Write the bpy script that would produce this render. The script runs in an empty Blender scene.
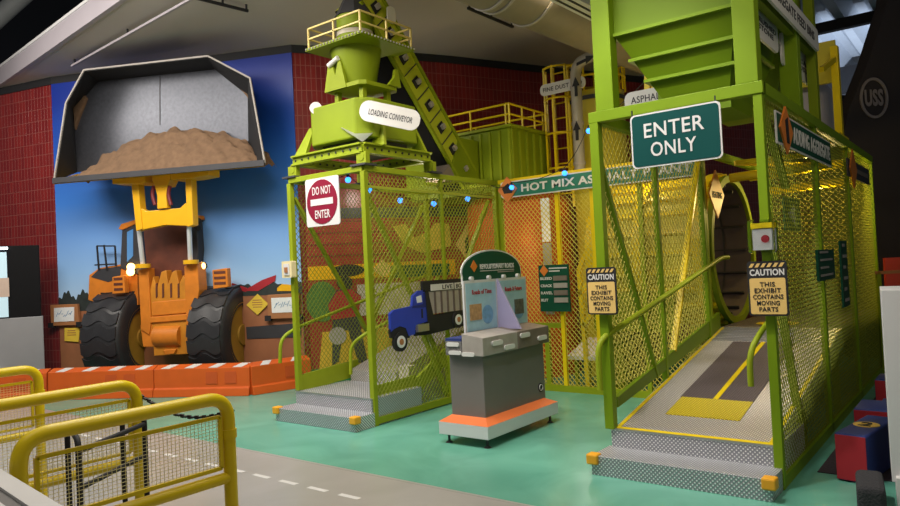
import bpy, math, random
from mathutils import Vector as V, Matrix, noise
random.seed(7)
SC = bpy.context.scene
COL = SC.collection
PI = math.pi
# ------------------------------------------------------------------ camera
FPX = 700.8
YAW, PITCH, ROLL = math.radians(37.9), math.radians(1.24), math.radians(2.78)
EYE = V((0, 0, 1.6))
FW = V((-math.sin(YAW)*math.cos(PITCH), math.cos(YAW)*math.cos(PITCH), math.sin(PITCH)))
R0 = V((math.cos(YAW), math.sin(YAW), 0)); U0 = R0.cross(FW)
RT = R0*math.cos(ROLL) - U0*math.sin(ROLL); UP = RT.cross(FW)
cd = bpy.data.cameras.new('camera'); cd.sensor_width = 36; cd.lens = 36*FPX/900; cd.clip_end = 200
cam = bpy.data.objects.new('camera', cd); COL.objects.link(cam)
M = Matrix((RT, UP, -FW)).transposed().to_4x4(); M.translation = EYE; cam.matrix_world = M
SC.camera = cam

def ray(x, y): return FW + RT*((x-450)/FPX) - UP*((y-253)/FPX)
def onp(x, y, P, n):                      # measured point of the photo on a real plane
    d = ray(x, y); P = V(P); n = V(n)
    return EYE + d*((P-EYE).dot(n)/d.dot(n))
def pz(x, y, z=0): return onp(x, y, (0, 0, z), (0, 0, 1))
def py(x, y, Y): return onp(x, y, (0, Y, 0), (0, 1, 0))
def px(x, y, X): return onp(x, y, (X, 0, 0), (1, 0, 0))
def pd(x, y, D): return EYE + ray(x, y)*D

# ------------------------------------------------------------------ materials
def nodes_of(name):
    m = bpy.data.materials.new(name); m.use_nodes = True
    nt = m.node_tree; return m, nt, nt.nodes['Principled BSDF']
def N(nt, t, **kw):
    n = nt.nodes.new(t)
    for k, v in kw.items():
        if k in n.inputs: n.inputs[k].default_value = v
        else: setattr(n, k, v)
    return n
def rgb(c): return (c[0], c[1], c[2], 1)
def mat(name, c, rough=.5, metal=0, var=.12, scale=6, bump=0, spec=.5, coat=0):
    m, nt, b = nodes_of(name); L = nt.links.new
    tc = N(nt, 'ShaderNodeTexCoord'); nz = N(nt, 'ShaderNodeTexNoise', Scale=scale, Detail=4.0)
    L(tc.outputs['Object'], nz.inputs['Vector'])
    mx = N(nt, 'ShaderNodeMix', data_type='RGBA')
    mx.inputs[6].default_value = rgb([v*(1-var) for v in c]); mx.inputs[7].default_value = rgb([min(1, v*(1+var)) for v in c])
    L(nz.outputs['Fac'], mx.inputs[0]); L(mx.outputs[2], b.inputs['Base Color'])
    b.inputs['Roughness'].default_value = rough; b.inputs['Metallic'].default_value = metal
    b.inputs['Specular IOR Level'].default_value = spec; b.inputs['Coat Weight'].default_value = coat
    if bump:
        bp = N(nt, 'ShaderNodeBump', Strength=bump, Distance=.02); L(nz.outputs['Fac'], bp.inputs['Height']); L(bp.outputs[0], b.inputs['Normal'])
    return m
def emit(name, c, s):
    m, nt, b = nodes_of(name)
    b.inputs['Base Color'].default_value = rgb(c); b.inputs['Emission Color'].default_value = rgb(c); b.inputs['Emission Strength'].default_value = s
    return m
def plate_mat(name, c, metal=.75, rough=.35):
    m, nt, b = nodes_of(name); L = nt.links.new
    g = N(nt, 'ShaderNodeNewGeometry'); s = N(nt, 'ShaderNodeSeparateXYZ'); L(g.outputs['Position'], s.inputs[0])
    a = N(nt, 'ShaderNodeMath', operation='ADD'); L(s.outputs[1], a.inputs[0]); L(s.outputs[2], a.inputs[1])
    cb = N(nt, 'ShaderNodeCombineXYZ'); L(s.outputs[0], cb.inputs[0]); L(a.outputs[0], cb.inputs[1])
    mp = N(nt, 'ShaderNodeMapping'); mp.inputs['Rotation'].default_value = (0, 0, PI/4); mp.inputs['Scale'].default_value = (46, 46, 46)
    L(cb.outputs[0], mp.inputs['Vector'])
    vo = N(nt, 'ShaderNodeTexVoronoi', Randomness=0.0, Scale=1.0); vo.voronoi_dimensions = '2D'; L(mp.outputs[0], vo.inputs['Vector'])
    rp = N(nt, 'ShaderNodeValToRGB'); rp.color_ramp.elements[0].position = .18; rp.color_ramp.elements[1].position = .30
    rp.color_ramp.elements[0].color = rgb([min(1, v*2.1) for v in c]); rp.color_ramp.elements[1].color = rgb([v*.66 for v in c])
    L(vo.outputs['Distance'], rp.inputs[0]); L(rp.outputs[0], b.inputs['Base Color'])
    bp = N(nt, 'ShaderNodeBump', Strength=.7, Distance=.01, invert=True); L(vo.outputs['Distance'], bp.inputs['Height']); L(bp.outputs[0], b.inputs['Normal'])
    b.inputs['Metallic'].default_value = metal; b.inputs['Roughness'].default_value = rough
    return m
def tile_mat(name, c1, c2, mortar, w, h):
    m, nt, b = nodes_of(name); L = nt.links.new
    uv = N(nt, 'ShaderNodeUVMap'); br = N(nt, 'ShaderNodeTexBrick', offset=0.0, Scale=1.0)
    br.inputs['Color1'].default_value = rgb(c1); br.inputs['Color2'].default_value = rgb(c2); br.inputs['Mortar'].default_value = rgb(mortar)
    br.inputs['Mortar Size'].default_value = .006; br.inputs['Brick Width'].default_value = w; br.inputs['Row Height'].default_value = h
    L(uv.outputs[0], br.inputs['Vector']); L(br.outputs['Color'], b.inputs['Base Color'])
    bp = N(nt, 'ShaderNodeBump', Strength=.4, Distance=.01, invert=True); L(br.outputs['Fac'], bp.inputs['Height']); L(bp.outputs[0], b.inputs['Normal'])
    b.inputs['Roughness'].default_value = .3
    return m
def sky_print(name):
    m, nt, b = nodes_of(name); L = nt.links.new
    tc = N(nt, 'ShaderNodeTexCoord'); s = N(nt, 'ShaderNodeSeparateXYZ'); L(tc.outputs['Object'], s.inputs[0])
    mr = N(nt, 'ShaderNodeMapRange'); mr.inputs['From Min'].default_value = 1.3; mr.inputs['From Max'].default_value = 4.6; L(s.outputs[2], mr.inputs[0])
    rp = N(nt, 'ShaderNodeValToRGB'); e = rp.color_ramp.elements
    e[0].position = 0; e[0].color = (.42, .60, .80, 1); e[1].position = 1; e[1].color = (.005, .028, .28, 1)
    k = e.new(.16); k.color = (.27, .48, .80, 1); k = e.new(.5); k.color = (.05, .21, .68, 1); k = e.new(.75); k.color = (.015, .09, .46, 1)
    L(mr.outputs[0], rp.inputs[0]); L(rp.outputs[0], b.inputs['Base Color']); b.inputs['Roughness'].default_value = .35
    return m
def floor_mat(name, c1, c2, rough):
    m, nt, b = nodes_of(name); L = nt.links.new
    tc = N(nt, 'ShaderNodeTexCoord'); nz = N(nt, 'ShaderNodeTexNoise', Scale=1.3, Detail=6.0, Distortion=1.2); L(tc.outputs['Object'], nz.inputs['Vector'])
    rp = N(nt, 'ShaderNodeValToRGB'); rp.color_ramp.elements[0].position = .3; rp.color_ramp.elements[1].position = .7
    rp.color_ramp.elements[0].color = rgb(c1); rp.color_ramp.elements[1].color = rgb(c2)
    L(nz.outputs['Fac'], rp.inputs[0]); L(rp.outputs[0], b.inputs['Base Color'])
    b.inputs['Roughness'].default_value = rough; b.inputs['Specular IOR Level'].default_value = .35
    return m
LIME = mat('lime paint', (.245, .305, .010), .5, 0, .1, spec=.22)
LIME_DIM = mat('dimmed lime paint', (.165, .265, .006), .5, 0, .1, spec=.2)  # same lime paint; the weaker, cooler light on it is put into the colour
LIMED_DIM = mat('dimmed lime paint satin', (.125, .205, .004), .5, 0, .12, 3, spec=.2)  # satin lime, likewise coloured darker and greener for the weaker light
LIMED = mat('lime paint satin', (.185, .245, .006), .5, 0, .12, 3, spec=.22)
YEL = mat('safety yellow paint', (.76, .56, .006), .32, 0, .06, spec=.35)
MESHD = mat('lime wire dimmed', (.20, .23, .02), .7, 0, .1, spec=.2)  # lime wire coloured darker to stand in for less light on it
MESHY = mat('lime wire', (.33, .37, .025), .65, 0, .1)
MESHW = mat('yellow wire', (.58, .50, .07), .65, 0, .1)
LYEL = mat('loader yellow paint', (.78, .42, .01), .35, 0, .08)
ORNG = mat('barrier orange plastic', (.60, .10, .010), .45, 0, .12)
ORNL = mat('print orange', (.62, .19, .014), .5, 0, .35, 5)
RUST = mat('print rust brown', (.11, .028, .014), .6, 0, .5, 6)
WHITE = mat('white paint', (.64, .63, .61), .45, 0, .04)
BLACK = mat('black paint', (.010, .010, .012), .7, 0, .2)
DARK = mat('dark grey', (.035, .035, .04), .55, 0, .2)
RUB = mat('tyre rubber', (.022, .022, .025), .42, 0, .3, 14)
GREYK = mat('kiosk grey laminate', (.16, .15, .14), .45, 0, .05)
GREYW = mat('weathered grey', (.34, .31, .28), .6, 0, .25, 9)
GREYD = mat('brown grey wood', (.17, .135, .11), .6, 0, .25, 9)
STEEL = mat('brushed steel', (.52, .52, .55), .33, .85, .15, 3)
GALV = mat('galvanised sheet', (.105, .11, .13), .38, .55, .3, 22)
CHROME = mat('polished rod', (.70, .71, .74), .25, .2, .03)
DIRT = mat('packed soil', (.17, .10, .055), .9, 0, .45, 12, .6)
TEAL = mat('sign green', (.004, .060, .055), .6, 0, .05, spec=.12)
DGRN = mat('panel dark green', (.006, .07, .038), .5, 0, .08, spec=.2)
SRED = mat('sign red', (.22, .008, .03), .5, 0, .05, spec=.2)
CAUT = mat('caution amber', (.74, .50, .16), .45, 0, .05)
SORG = mat('diamond orange', (.66, .19, .025), .45, 0, .06)
BLUE = mat('truck blue', (.022, .05, .42), .4, 0, .15)
TRGREY = mat('truck bed grey', (.36, .32, .28), .6, 0, .2, 12)
SKYB = mat('panel pale blue', (.34, .56, .68), .45, 0, .18, 14)
PURP = mat('lilac laminate', (.36, .33, .52), .45, 0, .05)
FBLUE = mat('foam navy', (.012, .03, .16), .6, 0, .12)
FRED = mat('foam red', (.36, .012, .022), .6, 0, .12)
FYEL = mat('foam amber', (.75, .48, .08), .6, 0, .1)
PLATE = plate_mat('checker plate', (.50, .51, .55), .5, .4)
PLATEL = plate_mat('checker plate pale', (.52, .47, .44), .45, .4)
MATD = plate_mat('dark grip mat', (.075, .055, .06), .1, .6)
MATY = plate_mat('yellow grip mat', (.55, .40, .01), .05, .5)
SOFF = mat('soffit paint', (.46, .42, .385), .8, 0, .05, .8)
FASC = mat('fascia paint', (.33, .30, .33), .7, 0, .08, 2)
DUCT = mat('duct wrap', (.22, .19, .14), .6, .2, .12, 10)
CEILD = mat('dark ceiling', (.012, .013, .022), .9, 0, .2)
BLKW = mat('black wall', (.016, .012, .015), .8, 0, .25, 2)
TILE = tile_mat('red wall tile', (.21, .015, .014), (.155, .010, .012), (.24, .065, .055), .075, .19)
REDP = mat('print brick red', (.27, .020, .016), .55, 0, .12, 4)
REDL = mat('print red seam', (.14, .015, .012), .55)
SKY = sky_print('printed sky')
EARTH = mat('print red earth', (.30, .115, .05), .6, 0, .3, 4)
TREES = mat('print treeline', (.02, .028, .026), .7, 0, .6, 14)
LEAF = mat('print leaf green', (.06, .16, .03), .6, 0, .7, 22)
PALE = mat('print pale stone', (.52, .47, .38), .6, 0, .3, 16)
FRM = mat('frame orange', (.55, .21, .015), .5, 0, .35, 6)
HOT = mat('orange print', (.56, .085, .008), .5, 0, .35, 2.5)
SILO = mat('silo yellow', (.50, .42, .02), .5, 0, .1, 3)
BULB = emit('blue bulb', (.03, .24, 1.0), 3.2)
BEAM = emit('headlight', (1.0, .55, .16), 6)
SCREEN = emit('lit screen', (.45, .62, .70), .45)
PAPER = mat('drawing paper', (.72, .74, .74), .6, 0, .1, 30)
INK = mat('blue ink', (.12, .25, .42), .6)
BROWN = mat('box brown', (.36, .15, .055), .55, 0, .1)
AMB = mat('bumper amber', (.78, .36, .015), .5, 0, .1)
CARPET = mat('dark carpet', (.035, .024, .028), .95, 0, .4, 60, .3)
CHAR = mat('charcoal carpet', (.03, .03, .034), .95, 0, .6, 80, .8)
LGREY = mat('light grey laminate', (.62, .62, .62), .4, 0, .04)
CABG = mat('cabinet grey', (.27, .27, .28), .5, 0, .06)
TEALF = floor_mat('teal epoxy floor', (.095, .31, .225), (.145, .41, .305), .26)
ROADF = floor_mat('grey epoxy floor', (.31, .30, .27), (.37, .355, .33), .28)
DRUMI = mat('drum lining', (.09, .07, .075), .6, 0, .3)
CLEAR, _nt, _b = nodes_of('clear acrylic')
_b.inputs['Base Color'].default_value = (.85, .9, .9, 1); _b.inputs['Transmission Weight'].default_value = 1; _b.inputs['Roughness'].default_value = .05; _b.inputs['IOR'].default_value = 1.2
HOSE = mat('hose red', (.16, .012, .015), .5)
PIPEM = mat('pipe beige', (.36, .33, .27), .5, .2)
POCK = mat('pocket orange', (.5, .075, .008), .6)
GLASS = mat('dark cab glass', (.02, .03, .05), .1, 0, .1)
BGLS = mat('print blue glass', (.10, .28, .62), .2, 0, .1)

# ------------------------------------------------------------------ mesh builder
class Fr:                                  # a plane frame: origin, u (across), v (up), n (out)
    def __init__(s, o, u, v):
        s.o, s.u, s.v = V(o), V(u).normalized(), V(v).normalized(); s.n = s.u.cross(s.v)
    def p(s, a, b, c=0): return s.o + s.u*a + s.v*b + s.n*c
    def pix(s, x, y, c=0):                 # plane coordinates of a measured photo point, c in front of the plane
        w = onp(x, y, s.o + s.n*c, s.n) - s.o; return (w.dot(s.u), w.dot(s.v))
Z = V((0, 0, 1))
def fY(Y): return Fr((0, Y, 0), (1, 0, 0), Z)          # faces the front, -Y
def fX(X): return Fr((X, 0, 0), (0, 1, 0), Z)          # faces the right, +X

class MB:
    def __init__(s): s.v, s.f, s.m = [], [], []
    def add(s, vs, fs, mi=0):
        k = len(s.v); s.v += [V(a) for a in vs]; s.f += [[i+k for i in f] for f in fs]; s.m += [mi]*len(fs); return s
    def hexa(s, p, mi=0): return s.add(p, [(0, 3, 2, 1), (4, 5, 6, 7), (0, 1, 5, 4), (1, 2, 6, 5), (2, 3, 7, 6), (3, 0, 4, 7)], mi)
    def box(s, x0, x1, y0, y1, z0, z1, mi=0):
        return s.hexa([(x0, y0, z0), (x1, y0, z0), (x1, y1, z0), (x0, y1, z0), (x0, y0, z1), (x1, y0, z1), (x1, y1, z1), (x0, y1, z1)], mi)
    def fbox(s, F, a0, a1, b0, b1, c0, c1): return s.prism(F, [(a0, b0), (a1, b0), (a1, b1), (a0, b1)], c0, c1)
    def bar(s, p, q, w, h=None, up=Z):
        p, q = V(p), V(q); h = h or w; d = (q-p).normalized(); up = V(up)
        if abs(d.dot(up)) > .99: up = V((0, 1, 0))
        a = d.cross(up).normalized()*(w/2); b = a.cross(d).normalized()*(h/2)
        return s.hexa([p-a-b, p+a-b, p+a+b, p-a+b, q-a-b, q+a-b, q+a+b, q-a+b])
    def cyl(s, p, q, r, r2=None, n=20, cap=True, mi=0):
        p, q = V(p), V(q); r2 = r if r2 is None else r2; d = (q-p).normalized()
        a = d.orthogonal().normalized(); b = d.cross(a)
        vs = [c + (a*math.cos(2*PI*i/n)+b*math.sin(2*PI*i/n))*rr for c, rr in ((p, r), (q, r2)) for i in range(n)]
        fs = [(i, (i+1) % n, n+(i+1) % n, n+i) for i in range(n)]
        if cap: fs += [tuple(range(n))[::-1], tuple(range(n, 2*n))]
        return s.add(vs, fs, mi)
    def ngon_tube(s, F, pts_in, pts_out, c0, c1):       # ring between two outlines of equal count
        n = len(pts_in); vs = [F.p(*p, c) for c in (c0, c1) for P in (pts_in, pts_out) for p in P]
        fs = []
        for i in range(n):
            j = (i+1) % n
            fs += [(i, j, n+j, n+i), (2*n+i, 3*n+i, 3*n+j, 2*n+j), (n+i, n+j, 3*n+j, 3*n+i), (j, i, 2*n+i, 2*n+j)]
        return s.add(vs, fs)
    def prism(s, F, poly, c0, c1, mi=0):
        n = len(poly); A = sum(poly[i][0]*poly[(i+1) % n][1]-poly[(i+1) % n][0]*poly[i][1] for i in range(n))
        if A < 0: poly = poly[::-1]
        vs = [F.p(a, b, c) for c in (c0, c1) for a, b in poly]
        return s.add(vs, [tuple(range(n))[::-1], tuple(range(n, 2*n))]+[(i, (i+1) % n, n+(i+1) % n, n+i) for i in range(n)], mi)
    def tube(s, pts, r, n=12):
        pts = [V(p) for p in pts]; rings = []; a = None
        for i, p in enumerate(pts):
            d = ((pts[min(i+1, len(pts)-1)]-p).normalized() + (p-pts[max(i-1, 0)]).normalized()).normalized()
            a = d.orthogonal().normalized() if a is None else (a - d*a.dot(d)).normalized()
            b = d.cross(a); rings.append([p+(a*math.cos(2*PI*k/n)+b*math.sin(2*PI*k/n))*r for k in range(n)])
        vs = [v for rg in rings for v in rg]; fs = []
        for i in range(len(pts)-1):
            for k in range(n): fs.append((i*n+k, i*n+(k+1) % n, (i+1)*n+(k+1) % n, (i+1)*n+k))
        fs += [tuple(range(n))[::-1], tuple(range(len(vs)-n, len(vs)))]
        return s.add(vs, fs)
    def lathe(s, c, prof, n=32, a0=0, a1=2*PI, sx=1, sy=1):
        c = V(c); full = abs(a1-a0-2*PI) < 1e-6; m = n if full else n+1; vs = []; fs = []
        for r, z in prof:
            for i in range(m):
                t = a0+(a1-a0)*i/n; vs.append(c+V((r*math.cos(t)*sx, r*math.sin(t)*sy, z)))
        for j in range(len(prof)-1):
            for i in range(n):
                k = (i+1) % m; fs.append((j*m+i, j*m+k, (j+1)*m+k, (j+1)*m+i))
        return s.add(vs, fs)
    def ball(s, c, r, n=12):
        return s.lathe(c, [(max(1e-4, r*math.sin(PI*i/n)), -r*math.cos(PI*i/n)) for i in range(n+1)], 2*n)
    def diamond(s, F, a0, a1, b0, b1, pitch=.055, w=.010, t=.004, c=0, clip=None, w2=None):
        def line(p0, d):
            ts = []
            lo, hi = -1e9, 1e9
            for k, (mn, mx) in enumerate(((a0, a1), (b0, b1))):
                u, v = (mn-p0[k])/d[k], (mx-p0[k])/d[k]; lo, hi = max(lo, min(u, v)), min(hi, max(u, v))
            if hi-lo > .01:
                A = (p0[0]+d[0]*lo, p0[1]+d[1]*lo); B = (p0[0]+d[0]*hi, p0[1]+d[1]*hi)
                if clip:
                    seg = clip(A, B)
                    if not seg: return
                    A, B = seg
                s.bar(F.p(*A, c), F.p(*B, c), w if d[0] > 0 else (w2 or w), t, F.n)
        k = 1.12; H = b1-b0; i = -int(H/k/pitch)-2
        while a0+i*pitch < a1+H:
            line((a0+i*pitch, b0), (1, k)); line((a0+i*pitch, b0), (-1, k)); i += 1
        return s
    def build(s, name, m, parent=None, smooth=False, bevel=0, loc=None):
        me = bpy.data.meshes.new(name); ms = m if isinstance(m, (list, tuple)) else [m]
        o = bpy.data.objects.new(name, me); COL.objects.link(o)
        if parent: o.parent = parent; base = WL[parent.name]; WL[o.name] = base
        else:
            if loc is None:
                xs = [v.x for v in s.v]; ys = [v.y for v in s.v]; loc = ((min(xs)+max(xs))/2, (min(ys)+max(ys))/2, min(v.z for v in s.v))
            base = V(loc); o.location = base; WL[o.name] = base
        me.from_pydata([v-base for v in s.v], [], s.f); 
        for q in ms: me.materials.append(q)
        for p_, i in zip(me.polygons, s.m): p_.material_index = i
        if smooth:
            for p_ in me.polygons: p_.use_smooth = True
            try: me.set_sharp_from_angle(angle=math.radians(40))
            except Exception: pass
        me.update()
        if bevel:
            bv = o.modifiers.new('bevel', 'BEVEL'); bv.width = bevel; bv.segments = 2; bv.limit_method = 'ANGLE'
        return o
WL = {}
def thing(name, label, cat, loc, group=None):
    o = bpy.data.objects.new(name, None); COL.objects.link(o); o.location = loc; WL[o.name] = V(loc)
    return tag(o, label, cat, group)
def tag(o, label, cat, group=None):
    o['label'] = label; o['category'] = cat
    if group: o['group'] = group
    return o
def struct(o, kind='structure'): o['kind'] = kind; return o
def fillet(pts, r, n=6):
    pts = [V(p) for p in pts]; out = [pts[0]]
    for i in range(1, len(pts)-1):
        a, b, c = pts[i-1], pts[i], pts[i+1]; d1 = (a-b); d2 = (c-b)
        k = min(r, d1.length*.49, d2.length*.49); p, q = b+d1.normalized()*k, b+d2.normalized()*k
        for j in range(n+1):
            t = j/n; out.append(p*(1-t)**2+b*2*t*(1-t)+q*t*t)
    return out+[pts[-1]]
def rrect(a0, a1, b0, b1, r, n=5):
    out = []
    for cx, cy, s in ((a1-r, b0+r, -PI/2), (a1-r, b1-r, 0), (a0+r, b1-r, PI/2), (a0+r, b0+r, PI)):
        out += [(cx+r*math.cos(s+PI/2*i/n), cy+r*math.sin(s+PI/2*i/n)) for i in range(n+1)]
    return out
def circ(a, b, r, n=28, ry=None): return [(a+r*math.cos(2*PI*i/n), b+(ry or r)*math.sin(2*PI*i/n)) for i in range(n)]
def text(body, F, a0, a1, b0, b1, c, m, parent, name='lettering', bold=.012, depth=.003):
    cu = bpy.data.curves.new(name, 'FONT'); cu.body = body; cu.size = 1; cu.offset = bold; cu.extrude = .01; cu.space_character = 1.06; cu.align_x = 'CENTER'; cu.resolution_u = 3
    o = bpy.data.objects.new(name, cu); COL.objects.link(o); dg = bpy.context.evaluated_depsgraph_get(); dg.update()
    me = bpy.data.meshes.new_from_object(o.evaluated_get(dg)); bpy.data.objects.remove(o); bpy.data.curves.remove(cu)
    xs = [v.co.x for v in me.vertices]; ys = [v.co.y for v in me.vertices]
    x0, x1, y0, y1 = min(xs), max(xs), min(ys), max(ys); base = WL[parent.name]
    for v in me.vertices:
        a = a0+(v.co.x-x0)/(x1-x0)*(a1-a0); b = b0+(v.co.y-y0)/(y1-y0)*(b1-b0)
        v.co = F.p(a, b, c+(depth if v.co.z > 0 else 0)) - base
    me.materials.clear(); me.materials.append(m)
    o = bpy.data.objects.new(name, me); COL.objects.link(o); o.parent = parent; WL[o.name] = base
    return o
def lines(body, F, a0, a1, b0, b1, c, m, parent, wfun=None, gap=.35):
    rows = body.split('\n'); n = len(rows); h = (b1-b0)/(n+gap*(n-1)); mx = max(len(r) for r in rows)
    for i, r in enumerate(rows):
        w = (a1-a0)*len(r)/mx; top = b1-i*h*(1+gap); mid = (a0+a1)/2
        text(r, F, mid-w/2, mid+w/2, top-h, top, c, m, parent)

# ------------------------------------------------------------------ setting
# wall line in plan, from the far left round to the right
TH = math.radians(24); T = V((math.cos(TH), math.sin(TH), 0)); NM = V((math.sin(TH), -math.cos(TH), 0)); OM = V((-10.4, 5.85, 0))
FM = Fr(OM, T, Z)                                         # the loader mural plane
W = [V(p) for p in ((-22, 3.2, 0), (-16.5, 4.15, 0), (-13.4, 4.75, 0))] + [FM.p(-1.84, 0), FM.p(2.47, 0)] + \
    [V(p) for p in ((-7.75, 7.46, 0), (-7.3, 8.2, 0), (-6.85, 9.04, 0), (-6.29, 10.27, 0), (-5.16, 12.7, 0), (-3.6, 16.2, 0), (-1.9, 19, 0))]
def wall_strip(name, i0, i1, m, z0, z1, off=0, thick=.12):
    mb = MB(); me_uv = []; s = 0; P = W[i0:i1+1]
    nr = []
    for i, p in enumerate(P):
        a = P[max(i-1, 0)]; b = P[min(i+1, len(P)-1)]; d = (b-a).normalized(); nr.append(V((d.y, -d.x, 0)))
    for i in range(len(P)-1):
        p, q = P[i]+nr[i]*off, P[i+1]+nr[i+1]*off; L = (q-p).length
        mb.hexa([p+Z*z0, q+Z*z0, q-nr[i+1]*thick+Z*z0, p-nr[i]*thick+Z*z0, p+Z*z1, q+Z*z1, q-nr[i+1]*thick+Z*z1, p-nr[i]*thick+Z*z1])
        me_uv.append((s, L)); s += L
    o = mb.build(name, m); uv = o.data.uv_layers.new(name='uv')
    for k in range(len(P)-1):
        s0, L = me_uv[k]
        us = [s0, s0+L, s0+L, s0]*2; zs = [z0]*4+[z1]*4
        for fi in range(6):
            p_ = o.data.polygons[k*6+fi]
            for li, vi in zip(p_.loop_indices, p_.vertices): uv.data[li].uv = (us[vi-k*8], zs[vi-k*8])
    return struct(o)
wall_strip('wall_left', 0, 3, TILE, 0, 4.93)
wall_strip('wall_back', 3, 11, TILE, 0, 4.93)
wall_strip('trim_1', 0, 11, BLACK, 4.93, 5.06, .02)

# floor: teal hall floor with the grey road strip and its painted dashes in one slab
fl = MB()
fl.box(-24, 8, 3.97, 24, -.1, 0, 0); fl.box(-24, 8, -5, 3.97, -.1, 0, 1)
for i in range(13):
    a = -7.9+i*.338 if i else -7.9
    fl.box(a, a+.2, 3.475, 3.52, 0, .0015, 2)
fl.box(-24, 8, 3.955, 3.985, 0, .001, 1)
struct(fl.build('floor', [TEALF, ROADF, WHITE], loc=(0, 0, 0)))
cp = MB().box(-1.1, .4, 5.6, 9.2, 0, .006); tag(cp.build('carpet', CARPET), 'dark purple brown carpet beside the mesh side of the entrance cage', 'carpet')

# soffit with its fascia, high dark ceiling
so = MB()
poly = [(-13.3, 4.76), (-8.14, 4.31), (-2.3, 3.75), (-2.6, 12.5)] + [(p.x-.05, p.y) for p in W[9:2:-1]]
so.prism(Fr((0, 0, 0), (1, 0, 0), (0, 1, 0)), poly, 5.05, 5.11)
struct(so.build('ceiling', SOFF))
fa = MB()
E0 = [V((-13.3, 4.72, 0)), V((-8.14, 4.31, 0)), V((-2.3, 3.75, 0)), V((-2.6, 12.5, 0))]
for p, q in zip(E0[:-1], E0[1:]): fa.bar(p+Z*5.18, q+Z*5.18, .06, .28)
struct(fa.build('trim_2', FASC))
ca = MB()
for p, q in zip(E0[:-1], E0[1:]): ca.bar(p+Z*5.33, q+Z*5.33, .09, .04)
struct(ca.build('trim_3', LGREY))
hc = MB().box(-9, -3.2, -3, 5.6, 8.6, 8.7).box(-50, -9, -3, 22, 8.6, 8.7); struct(hc.build('ceiling_high', CEILD))
# corrugated roof deck far to the right
cr = MB(); nR = 36; per = .8
pts = []
for i in range(nR*4+1):
    ph = i % 4; zz = 7.2+(.3 if ph in (1, 2) else 0); pts.append((-9+i*per/4, zz))
vs = [V((x, y, z)) for y in (11, 34) for x, z in pts]; n = len(pts)
# ribs slant across the hall
cr.add(vs, [(i, i+1, n+i+1, n+i) for i in range(n-1)])
struct(cr.build('ceiling_deck', mat('steel deck', (.42, .46, .52), .4, .3, .1)))
for k, (Y, h) in enumerate(((pz(850, 20, 7.1).y, .25), (pz(850, 72, 7.0).y, .8))):
    tag(MB().box(-8, 5, Y, Y+.2, 7.2-h, 7.2).build('roof_beam', BLACK), ('black roof beam nearer across the corrugated deck' if k == 0 else 'deep black roof beam farther back under the corrugated deck'), 'beam')

# black wall at the right with its ring emblem
D = 10.0; FK = Fr(EYE+FW*D, RT, UP)
def pk(l): return [FK.pix(*a) for a in l]
FKv = Fr(pd(890, 250, 10.2), R0, Z)
kp = [FKv.pix(*a) for a in ((897, -90), (888, 0), (868, 62), (848, 112), (842, 150), (850, 250))]
b_x = kp[-1][0]
kp += [(b_x, -FKv.o.z), (6, -FKv.o.z), (6, kp[0][1])]
struct(MB().prism(FKv, kp, -.3, 0).build('wall_right', BLKW))
FE = Fr(FKv.o+FKv.n*.015, R0, Z); ec = FE.pix(874, 98)
em = thing('wall_emblem', 'grey USS ring emblem on the black wall at the right', 'emblem', FE.p(*ec))
EMG = mat('emblem grey', (.16, .14, .15), .6)
ro = circ(*ec, .205, 36, .30); ri = circ(*ec, .172, 36, .262)
MB().ngon_tube(FE, ri, ro, -.01, .012).build('ring', EMG, em)
text('USS', FE, ec[0]-.135, ec[0]+.135, ec[1]-.12, ec[1]+.13, .0, EMG, em, bold=.04)

# ------------------------------------------------------------------ loader mural
mu = thing('wall_mural', 'blue sky construction site mural behind the wheel loader', 'mural', FM.p(.3, 0, .02))
o = MB().fbox(FM, -1.84, 2.47, 0, 4.93, .003, .02).build('sky_panel', SKY, mu)
o.data.transform(Matrix.Translation((0, 0, 0)))
def mpoly(name, l, m, c, th, parent, bevel=0):
    return MB().prism(FM, [FM.pix(x, y, c) for x, y in l], c-th, c).build(name, m, parent, bevel=bevel)
gl = [(-1.84, 1.27), (-1.0, 1.33), (-.6, 1.3), (.4, 1.36), (1.2, 1.36), (2.47, 1.42)]
MB().prism(FM, gl+[(2.47, 0), (-1.84, 0)], .02, .024).build('earth_ground', EARTH, mu)
def tree_line(a0, a1, zb, h):
    p = [(a0, zb)]; n = 90
    p += [(a0+(a1-a0)*i/n, zb+h*(.72+.16*math.sin(i*.21+a0)+.07*math.sin(i*.73)+.035*random.random())) for i in range(n+1)] + [(a1, zb)]
    return MB().prism(FM, p, .024, .028).build('treeline', TREES, mu)
tree_line(-1.84, -.9, 1.2, .36); tree_line(1.0, 2.47, 1.33, .20)
mpoly('printed_conveyor', [(243, 291), (262, 280), (276, 275), (275, 281), (258, 291)], FRED, .033, .004, mu)
mpoly('printed_conveyor', [(232, 283), (247, 288), (246, 292), (231, 288)], FRED, .033, .004, mu)
mpoly('printed_truck', [(277, 288), (282, 284), (292, 285), (294, 291), (277, 291)], LYEL, .033, .004, mu)
mpoly('dark_road', [(246, 327), (301, 323), (301, 337), (247, 339)], DARK, .034, .004, mu)

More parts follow.
